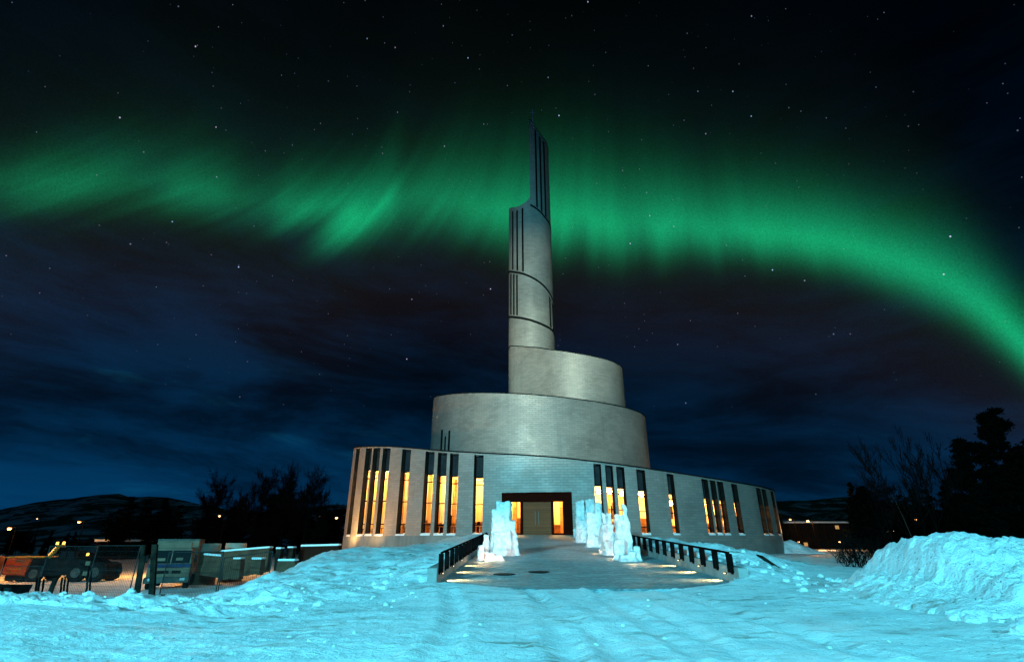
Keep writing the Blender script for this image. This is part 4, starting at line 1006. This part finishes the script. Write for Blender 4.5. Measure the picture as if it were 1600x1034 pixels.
for i, (x0, x1, yt, Y) in enumerate(((56, 58, 903, 30.2), (60, 63, 901, 30.3), (66, 69, 903, 30.6), (95, 97, 902, 30.5), (100, 102, 900, 30.4), (105, 107, 903, 30.6), (136, 139, 884, 29.8), (141, 143, 886, 29.9))):
    a, b = at(x0, 930, Y), at(x1, yt, Y+.1); a.z = gz(a.x, a.y)-.05; m = MB(); d = b-a; m.tube((0, 0, 0), d, .045, .045, 8); m.box(0, 0, .06, .22, .22, .08)
    o = m.build('steel_post', M['steel']); o.location = a
    tag(o, 'thin dark steel post in the row standing against the mesh fence', 'post', 'steel posts at the mesh fence')
for i, (x0, x1, Y, lb) in enumerate(((75, 205, 28.4, 'long dark plank lying at the foot of the notice fence'), (222, 250, 27.5, 'stack of snowy boards lying by the upright beam'), (262, 300, 26, 'thin dark plank lying under the fine mesh fence'))):
    a, b = at(x0, 930, Y), at(x1, 930, Y-.6); a.z = gz(a.x, a.y)+.02; b.z = gz(b.x, b.y)+.02; m = MB(); d = b-a
    for j in range(3 if i == 1 else 1): m.para(Vector((.1*j, .05*j, .13*j)), d*(1-.12*j), (0, .3, 0), (0, 0, .11))
    o = m.build('ground_plank', M['board'] if i != 1 else M['grey']); o.location = a; tag(o, lb, 'plank', 'planks lying in the yard')
# ------------------------------------------------------------------ tanks and concrete elements
for px0, px1, top, Y, lb in ((301, 337.5, 848.5, 40, 'brown round tank with pale head next to the lorry'), (346, 378, 848, 43, 'round tank with pale head behind the long concrete slab')):
    a, b = at(px0, 890, Y), at(px1, 890, Y); c = (a+b)/2; r = (b.x-a.x)/2; z = gz(c.x, c.y); zt_ = at((px0+px1)/2, top, Y).z
    t = thing('round_tank', lb, 'tank', (c.x, c.y, z), 0, 'round tanks'); hh = zt_-z
    m = MB(); m.tube((0, 0, -.2), (0, 0, hh*.80), r, r, 32); m.build('barrel', M['tank'], t, smooth=True)
    m = MB(); m.tube((0, 0, hh*.80+.003), (0, 0, hh), r*.96, r*.94, 32); m.build('head_ring', M['tankhead'], t, smooth=True)
    m = MB(); m.tube((0, 0, hh*.80-.05), (0, 0, hh*.80+.001), r*1.03, r*1.03, 32); m.build('hoop', M['steel'], t, smooth=True)
def slab(name, label, poly, Y, th, snow=.10, yaw=0, m='slabc'):
    """poly: photo outline of the front face (4 points: bottom left, bottom right, top right, top left) at depth Y"""
    q = [at(*p, Y + yaw*(p[0]-poly[0][0])) for p in poly]; o = Vector((q[0].x, q[0].y, 0)); o.z = min(w.z for w in q[:2])
    t = thing(name, label, 'concrete element', o, 0, 'precast concrete elements'); b = Vector((.06*th, th, 0)); f = [w-o for w in q]; k = [w+b for w in f]
    g = MB(); n = len(f); g.face(f); g.face(k[::-1])
    for i in range(n): j = (i+1) % n; g.face([f[j], f[i], k[i], k[j]])
    g.build('body', M[m], t, bevel=.02)
    if snow:
        s = MB(); A, B = f[3], f[2]; up = Vector((0, 0, snow)); s.para(A+Vector((-.03, -.04, .004)), B-A+Vector((.06, 0, 0)), b+Vector((0, .08, 0)), up); s.build('snow_cap', M['cap'], t, bevel=.04)
slab('concrete_slab', 'long concrete slab with a sloping snowy top and slanted end', [(345,906),(416,893),(421,855.5),(345,862)], 35, .5, .10, .01)
slab('concrete_slab', 'shorter concrete slab between the brown tank and the fence post', [(312,898),(348,903),(352,869.5),(318,866.5)], 36.5, .4, .10)
slab('concrete_post', 'leaning concrete post in front of the middle of the long slab', [(360,905),(373,905),(376,873),(364,873)], 32.5, .5, .08)
slab('concrete_post', 'snow capped concrete post near the right end of the long slab', [(390,896),(405,898),(408,873.5),(393,873.5)], 31.5, .5, .10)
slab('concrete_post', 'tall narrow dark post just right of the long slab', [(427,892),(434,891),(439,857),(431,857)], 36, .5, .09, 0, 'board')
slab('concrete_post', 'short wide dark post left of the low wall', [(446,880),(455,880),(458,855.5),(449,855.5)], 37, .5, .09, 0, 'board')
slab('low_wall', 'long low dark wall with a snow capped top beside the cathedral', [(462,882),(533,882),(529,852),(470,853.5)], 38.5, .5, .12, 0, 'facade2')
slab('concrete_slab', 'pale concrete slab half sunk in snow right of the dark posts', [(429,897),(462,889),(460,876),(434,876)], 31, .5, .10)
# ------------------------------------------------------------------ trees
def bare_tree(seed, h, spread=.45, levels=4, twigm='twig', trunkm='bark', up=.25, trunk_r=.012, kids=(2, 3), segs=4, tw=.0013):
    """returns (trunk mesh, crown mesh) of a leafless tree of height h"""
    r = random.Random(seed); T = MB(); Cw = MB()
    def grow(p, d, L, rad, lv):
        n = segs if lv == 0 else 3; q = p
        for i in range(n):
            w_ = .055 if lv == 0 else .12
            d2 = (d + Vector((r.gauss(0, w_), r.gauss(0, w_), r.gauss(0, .05)+up*.12*lv))).normalized()
            nx_ = q + d2*(L/n); ra = rad*(1-.55*i/n); rb = rad*(1-.55*(i+1)/n)
            (T if lv == 0 else Cw).tube(q, nx_, max(ra, h*tw), max(rb, h*tw*.75), 7 if lv == 0 else (5 if lv < 3 else 3), cap=False)
            q, d = nx_, d2
            if lv < levels and (lv > 0 or i >= 1):
                for _ in range(kids[0] if lv < levels-1 else kids[1]):
                    s = Vector((r.gauss(0, 1), r.gauss(0, 1), r.gauss(.25, .5))).normalized()
                    grow(q - d*(L/n)*r.random()*.6, (d*(1-spread) + s*spread*1.2).normalized(), L*r.uniform(.42, .62), rb*.55, lv+1)
        if lv < levels: grow(q, d, L*.55, rad*.45, lv+1)
    grow(Vector((0, 0, -.2)), Vector((r.gauss(0, .015), r.gauss(0, .015), 1)).normalized(), h*.55, h*trunk_r, 0)
    return T.mesh('trunk', M[trunkm], smooth=True, merge=False), Cw.mesh('crown', M[twigm], merge=False)
def conifer(seed, h, w, m='needle', base=.08, gaps=.25, pw=.8):
    r = random.Random(seed); T = MB(); Cw = MB()
    T.tube((0, 0, -.3), (0, 0, h*.55), h*.018, h*.011, 8); T.tube((0, 0, h*.55), (0, 0, h*.98), h*.011, h*.002, 6)
    nb = 95
    for i in range(nb):
        f = base + (1-base)*(i+r.random())/nb
        if r.random() < gaps*.35: continue
        z = f*h; L = w*((1-f)**pw)*r.uniform(.55, 1.15)*(1 if r.random() > gaps else .55) + .02*h
        a = r.random()*2*pi; dz = r.uniform(-.28, .12)
        d = Vector((cos(a), sin(a), dz)).normalized(); p = Vector((0, 0, z)); e = p + d*L + Vector((0, 0, L*.12))
        T.tube(p, e, h*.004, h*.001, 4, cap=False)
        side = d.cross(Vector((0, 0, 1))).normalized()
        nsp = max(5, int(L/(h*.010)))
        for k in range(nsp):
            t = (k+.5)/nsp; c = p.lerp(e, .12+.9*t*.98); sw = L*.34*(1-t*.75)+h*.012
            for _ in range(3):
                c2 = c + side*r.uniform(-sw, sw) + Vector((0, 0, r.uniform(-.02, .015)*h))
                s1 = Vector((r.gauss(0, 1), r.gauss(0, 1), r.gauss(0, .6))).normalized()*h*.022*r.uniform(.6, 1.4); s2 = s1.orthogonal().normalized()*h*.009*r.uniform(.6, 1.5)
                Cw.face([c2-s1-s2*.2, c2+s2, c2+s1, c2-s2])
    return T.mesh('trunk', M['bark'], merge=False), Cw.mesh('crown', M[m], merge=False)
def pine(seed, h, w):
    """rugged pine: few upturned limbs, each carrying tufts at its outer half, irregular open top"""
    r = random.Random(seed); T = MB(); Cw = MB()
    T.tube((0, 0, -.3), (0, 0, h*.6), h*.020, h*.012, 8); T.tube((0, 0, h*.6), (.02*h, 0, h*.97), h*.012, h*.003, 6)
    def tuft(c, R):
        for _ in range(int(95*R/(.05*h))):
            v = Vector((r.gauss(0, 1), r.gauss(0, 1), r.gauss(0, .62)))*R*.55; c2 = c+v
            s1 = Vector((r.gauss(0, 1), r.gauss(0, 1), r.gauss(.3, .6))).normalized()*h*.017*r.uniform(.6, 1.4); s2 = s1.orthogonal().normalized()*h*.006*r.uniform(.6, 1.6)
            Cw.face([c2-s1, c2+s2, c2+s1, c2-s2])
    for i in range(64):
        f = .06 + .92*(i+r.random())/64
        env = (1-f)**.6*(.35+.95*r.random()) + .05
        if r.random() < .14: env *= 1.25
        L = w*env; a = r.random()*2*pi; d = Vector((cos(a), sin(a), r.uniform(-.10, .30))); p = Vector((.02*h*max(0, f-.6)*2.5, 0, f*h)); q = p
        for k in range(4):
            d = (d + Vector((r.gauss(0, .12), r.gauss(0, .12), .07))).normalized(); e = q + d*L/4
            T.tube(q, e, h*.0045*(1-k*.2), h*.0045*(.8-k*.2)+.002, 4, cap=False)
            if k >= 1:
                for _ in range(2): tuft(e + Vector((r.gauss(0, 1), r.gauss(0, 1), r.gauss(.2, .4)))*L*.10, h*.034*r.uniform(.7, 1.35)*(1.1 if f < .7 else .85))
            q = e
    tuft(Vector((.02*h, 0, h*.95)), h*.035)
    return T.mesh('trunk', M['bark'], merge=False), Cw.mesh('crown', M['needle'], merge=False)
def plant(name, label, meshes, loc, sc, rzv, group, cat='tree', parts=('trunk', 'crown')):
    t = thing(name, label, cat, loc, rzv, group); t.scale = (sc[0], sc[0], sc[1])
    for nm, me in zip(parts, meshes):
        o = bpy.data.objects.new(nm, me); COL.objects.link(o); o.parent = t
    return t
BT = [bare_tree(21, 10, .58, 5, up=.06, kids=(2, 2)), bare_tree(22, 10, .62, 5, up=.04, kids=(2, 2)), bare_tree(23, 10, .52, 5, up=.08, kids=(2, 2))]
BR = [bare_tree(31, 10, .40, 4, 'twig', 'birch', .22, .0065, (1, 2), 8, .0019), bare_tree(33, 10, .34, 4, 'twig', 'bark', .28, .010, (1, 2), 8, .0019)]
CF = [conifer(41, 10, 2.3), conifer(42, 10, 2.7, gaps=.4, pw=.6), conifer(43, 10, 1.8)]
PN = [pine(51, 10, 2.6), pine(54, 10, 3.0)]
def place(name, label, me, px, ptop, pbase, Y, wide, group, rzv=0, mh=10.0):
    px = 800 + (px-800)*(pbase+1430)/(ptop+1430)      # px is where the top stands; verticals converge upward
    b = at(px, pbase, Y); z = min(gz(b.x, b.y), b.z+.5) if abs(gz(b.x, b.y)) < 5 else b.z; tp = at(px, ptop, Y).z; hh = tp - z
    return plant(name, label, me, (b.x, b.y, z-.1), (hh/mh*wide, hh/mh*1.03), rzv, group)
rr = random.Random(77)
LB = 'leafless trees left of the cathedral'
for i, (px, pt, Y, w, k, lb) in enumerate(((331, 757, 95, .62, 1, 'smaller leafless tree standing clear above the round tanks'), (355, 747, 96, .60, 0, 'rounded leafless tree rising behind the lamp over the tanks'),
        (384, 775, 100, .6, 2, 'low leafless tree in the dip between the two tall groups'), (411, 739, 92, .62, 0, 'leafless tree at the left end of the dense tall group'), (434, 752, 97, .7, 1, 'rounded leafless tree inside the dense tall group'),
        (455, 736, 94, .62, 2, 'tallest leafless tree at the centre of the dense group'), (474, 742, 99, .66, 1, 'broad leafless tree right of the tallest one'), (489, 738, 93, .6, 0, 'leafless tree at the right end of the dense group'),
        (507, 772, 96, .45, 2, 'thin leafless tree between the dense group and the cathedral'))):
    place('bare_tree', lb, BT[k], px, pt, 872, Y, w, LB, i*1.7)
for i in range(44):
    px = rr.uniform(-10, 530); Y = rr.uniform(105, 165); hgt = rr.uniform(6, 11) if px < 180 else rr.uniform(8.5, 12)
    if px < 120: hgt = rr.uniform(3.5, 6)
    b = at(px, 868, Y); z = gz(b.x, b.y); k = i % 5
    me = (CF+BT[:2])[k]; nm = 'conifer' if k < 3 else 'bare_tree'
    plant(nm, ('dark conifer' if k < 3 else 'dark leafless tree')+' lost in the unlit belt below the left hills', me, (b.x, b.y, z-.2), (hgt/10*rr.uniform(1.0, 1.5), hgt/10), rr.random()*6, 'dark conifers in the left belt' if k < 3 else 'dark leafless trees in the left belt')
for px, pt, Y, w, lb in ((205, 778, 100, 1.5, 'broad dark spruce in front of the snowy hill'), (232, 783, 104, 1.3, 'second dark spruce beside the broad one by the hill'), (282, 790, 98, 1.2, 'dark spruce rising behind the lorry')):
    place('conifer', lb, CF[1], px, pt, 870, Y, w, 'spruces before the left hill', px)
# right side: pines, birches, bushes
for px, pt, pb, Y, w, k, lb in ((1543, 646, 872, 46, .92, 0, 'tallest black pine with an open ragged top at the right edge'), (1592, 700, 872, 44, 1.0, 1, 'dense black pine cut by the right edge of the picture'), (1505, 690, 872, 48, .95, 1, 'broad black pine leaning against the tallest one'),
        (1478, 752, 870, 50, .9, 0, 'short black pine at the left of the tall pines'), (1570, 730, 872, 40, 1.2, 1, 'wide dark pine filling in below the tallest one'), (1525, 760, 872, 38, 1.3, 0, 'low dark pine right behind the crest of the snow heap'), (1620, 690, 872, 42, 1.0, 0, 'black pine half outside the right edge'),
        (1345, 764, 868, 62, 1.25, 1, 'bushy dark pine left of the birches'), (1440, 790, 868, 55, 1.2, 0, 'low dark pine behind the birches'), (1405, 800, 868, 58, 1.3, 1, 'squat dark pine between the two birches'),):
    place('pine_tree', lb, PN[k], px, pt, pb, Y, w, 'black pines on the right', px*.7)
for px, pt, pb, Y, w, k, lb in ((1384, 686, 884, 34, .8, 0, 'pale trunked birch standing in front of the dark pines'), (1424, 684, 880, 40, .72, 1, 'dark slender bare tree right of the pale birch'), (1408, 706, 876, 44, .7, 1, 'thin bare tree between the birch and the slender one'),
                                (1362, 716, 876, 42, .6, 1, 'thin bare tree left of the pale birch'), (1474, 692, 872, 45, .9, 1, 'bare birch reaching out left of the tall pine')):
    place('birch_tree', lb, BR[k], px, pt, pb, Y, w, 'bare birches on the right', px)
def bush(seed, n, h):
    r = random.Random(seed); B = MB()
    for i in range(n):
        p = Vector((r.uniform(-.5, .5), r.uniform(-.3, .3), -.1)); d = Vector((r.gauss(0, .4), r.gauss(0, .3), 1)).normalized(); L = h*r.uniform(.5, 1)
        for k in range(4):
            q = p + d*L/4; B.tube(p, q, .016*(1-k*.2), .016*(1-(k+1)*.2), 4, cap=False)
            for _ in range(3):
                e = (d+Vector((r.gauss(0, .6), r.gauss(0, .6), r.gauss(.2, .3)))).normalized(); B.tube(q, q+e*L*.28, .008, .003, 3, cap=False); 
            p, d = q, (d+Vector((r.gauss(0, .2), r.gauss(0, .2), 0))).normalized()
    return B.mesh('bare_bush', M['twig'], merge=False)
BU = [bush(1, 26, 1.6), bush(2, 18, 1.2)]
for i, (px, pb, Y, s, lb) in enumerate(((1342, 893, 24, 1.0, 'largest leafless bush at the left foot of the snow heap'), (1362, 890, 25, 1.0, 'leafless bush against the left slope of the snow heap'), (1326, 880, 30, 1.1, 'leafless bush farther back beside the cleared road'), (1385, 884, 27, 1.1, 'leafless bush just below the pale birch trunk'), (1375, 870, 38, 1.6, 'tall leafless bush behind the birch'))):
    b = at(px, pb, Y); o = bpy.data.objects.new('bare_bush', BU[i % 2]); COL.objects.link(o); o.location = (b.x, b.y, gz(b.x, b.y)); o.scale = (s, s, s); o.rotation_euler = (0, 0, i*1.3); tag(o, lb, 'bush', 'leafless bushes by the heap')
for i in range(26):
    px = rr.uniform(1225, 1640); Y = rr.uniform(75, 150)
    if 1235 < px < 1345: Y = rr.uniform(150, 170)
    b = at(px, 860, Y); z = gz(b.x, b.y); hgt = rr.uniform(5, 8) if px < 1340 else rr.uniform(8, 12); k = i % 4
    plant('conifer' if k < 3 else 'bare_tree', ('dark conifer' if k < 3 else 'dark leafless tree')+' lost in the unlit belt on the right', (CF+BT[:1])[k], (b.x, b.y, z-.2), (hgt/10*rr.uniform(1.1, 1.5), hgt/10), rr.random()*6, 'dark conifers in the right belt' if k < 3 else 'dark leafless trees in the right belt')
# ------------------------------------------------------------------ distant buildings
def block(name, label, px0, px1, ptop, pb, Y, dep, floors, bays, m, lit, roofm='roof'):
    a, b = at(px0, pb, Y), at(px1, pb, Y); w = b.x-a.x; z = gz((a.x+b.x)/2, Y); z = max(-2.3, z); hh = at(px0, ptop, Y).z - z
    t = thing(name, label, 'building', ((a.x+b.x)/2, Y, z), 0)
    g = MB(); g.box(0, dep/2, hh/2-.2, w, dep, hh+.4); g.build('wall', M[m], t)
    g = MB(); g.box(0, dep/2, hh+.22, w+.6, dep+.6, .35); g.build('roof', M['cap'], t)
    r = random.Random(px0)
    for i in range(bays):
        for j in range(floors):
            x = -w/2 + w*(i+.5)/bays; zz = hh*(j+.52)/floors; L = (i, j) in lit
            g = MB(); g.box(x, -.02, zz, w/bays*.52, .12, hh/floors*.5); f = g.build('window', M['steel'], t)
            g = MB(); g.box(x, -.09, zz, w/bays*.42, .05, hh/floors*.42); g.build('pane', M['winlit'] if L else M['dglass'], f)
block('apartment_building', 'unlit three storey apartment block behind the right road', 1240, 1336, 817, 858, 140, 12, 3, 7, 'facade', {(1, 0), (5, 2)})
block('house', 'low dark house among trees left of the lorry', 146, 190, 846, 866, 100, 8, 1, 4, 'facade2', set())
block('house', 'small house with two glowing windows behind the birches', 1405, 1428, 832, 858, 100, 7, 2, 3, 'facade2', {(0, 0), (2, 0)})
# ------------------------------------------------------------------ hills
def hills():
    pts = [(-200,800,900),(0,797,900),(60,784,900),(110,779,900),(150,772,900),(185,771,900),(205,777,900),(232,775,900),(262,777,900),(290,783,900),(320,790,900),(370,797,900),(430,800,900),(520,788,900),(560,790,900),(700,790,900),
           (900,790,900),(1150,786,900),(1215,782,900),(1290,779,900),(1340,776,900),(1420,790,900),(1500,800,900),(1700,806,900),(1900,806,900)]
    px = np.linspace(-200, 1900, 420); pz = np.interp(px, [p[0] for p in pts], [p[1] for p in pts]); V = []; n = 26
    for i, (x, y) in enumerate(zip(px, pz)):
        c = at(x, y, 900); 
        for j in range(n):
            f = j/(n-1); Y = 420 + 480*f if j < n else 0
            k = Y/900; X_ = c.x*(.55+.45*k)
            z = -3 + (c.z+3)*(f**1.3) + (8*fbm(X_*.012, Y*.012, 1, 5))*(f*(1-f)*2.2+.25*f)
            V.append((c.x*(.62+.38*f), Y, z))
        V.append((c.x, 1000, -3))
    n += 1
    Fq = [(i*n+j, (i+1)*n+j, (i+1)*n+j+1, i*n+j+1) for i in range(len(px)-1) for j in range(n-1)]
    me = bpy.data.meshes.new('hills'); me.from_pydata(V, [], Fq); me.materials.append(M['hill']); me.polygons.foreach_set('use_smooth', [True]*len(Fq)); me.update()
    o = bpy.data.objects.new('hills', me); COL.objects.link(o); kind(o, 'structure')
hills()
# ceiling lamps glowing inside the gallery behind the windows right of the door
for px, py, lb in ((935.5, 768, 'glowing ceiling lamp behind the first window right of the door'), (952.5, 768, 'glowing ceiling lamp behind the second window right of the door'), (971, 771, 'glowing ceiling lamp behind the third window right of the door'), (1002, 773, 'glowing ceiling lamp behind the fourth window right of the door'), (1047.5, 786, 'glowing ceiling lamp behind the fifth window right of the door')):
    t, zz = K1.survey(px, py); az, el = azel(px, py); d0 = hypot(*K1.P(t)); d = d0 + 1.6; p = Vector((d*sin(az), d*cos(az), H + d*tan(el)))
    o = thing('ceiling_lamp', lb, 'ceiling lamp', p, 0, 'ceiling lamps in the gallery')
    b = bmesh.new(); bmesh.ops.create_uvsphere(b, u_segments=14, v_segments=10, radius=.20); me = bpy.data.meshes.new('globe'); b.to_mesh(me); b.free(); me.materials.append(M['bulb'])
    g = bpy.data.objects.new('globe', me); COL.objects.link(g); g.parent = o
    m = MB(); m.tube((0, 0, .19), (0, 0, .6), .015); m.build('cord', M['steel'], o)
# assumed unseen floodlights at the foot of the cathedral, for the warm wall glow
def flood(px, dist, z, aim_px, aim_py, K, power, col, size, blend=.8):
    az = azel(px, 850)[0]; t, d = K1.hit(az); p = P1(t, z, -dist); s_, z_ = K.survey(aim_px, aim_py); q = Vector((*K.P(s_), z_))
    light('assumed_wall_flood', 'SPOT', p, power, col, .25, q, size, blend)
flood(556, 2.2, .55, 556, 800, K1, 2600, (1.0, .56, .18), 120, 1.0)
flood(590, 2.2, .55, 590, 800, K1, 900, (1.0, .60, .24), 120, 1.0)
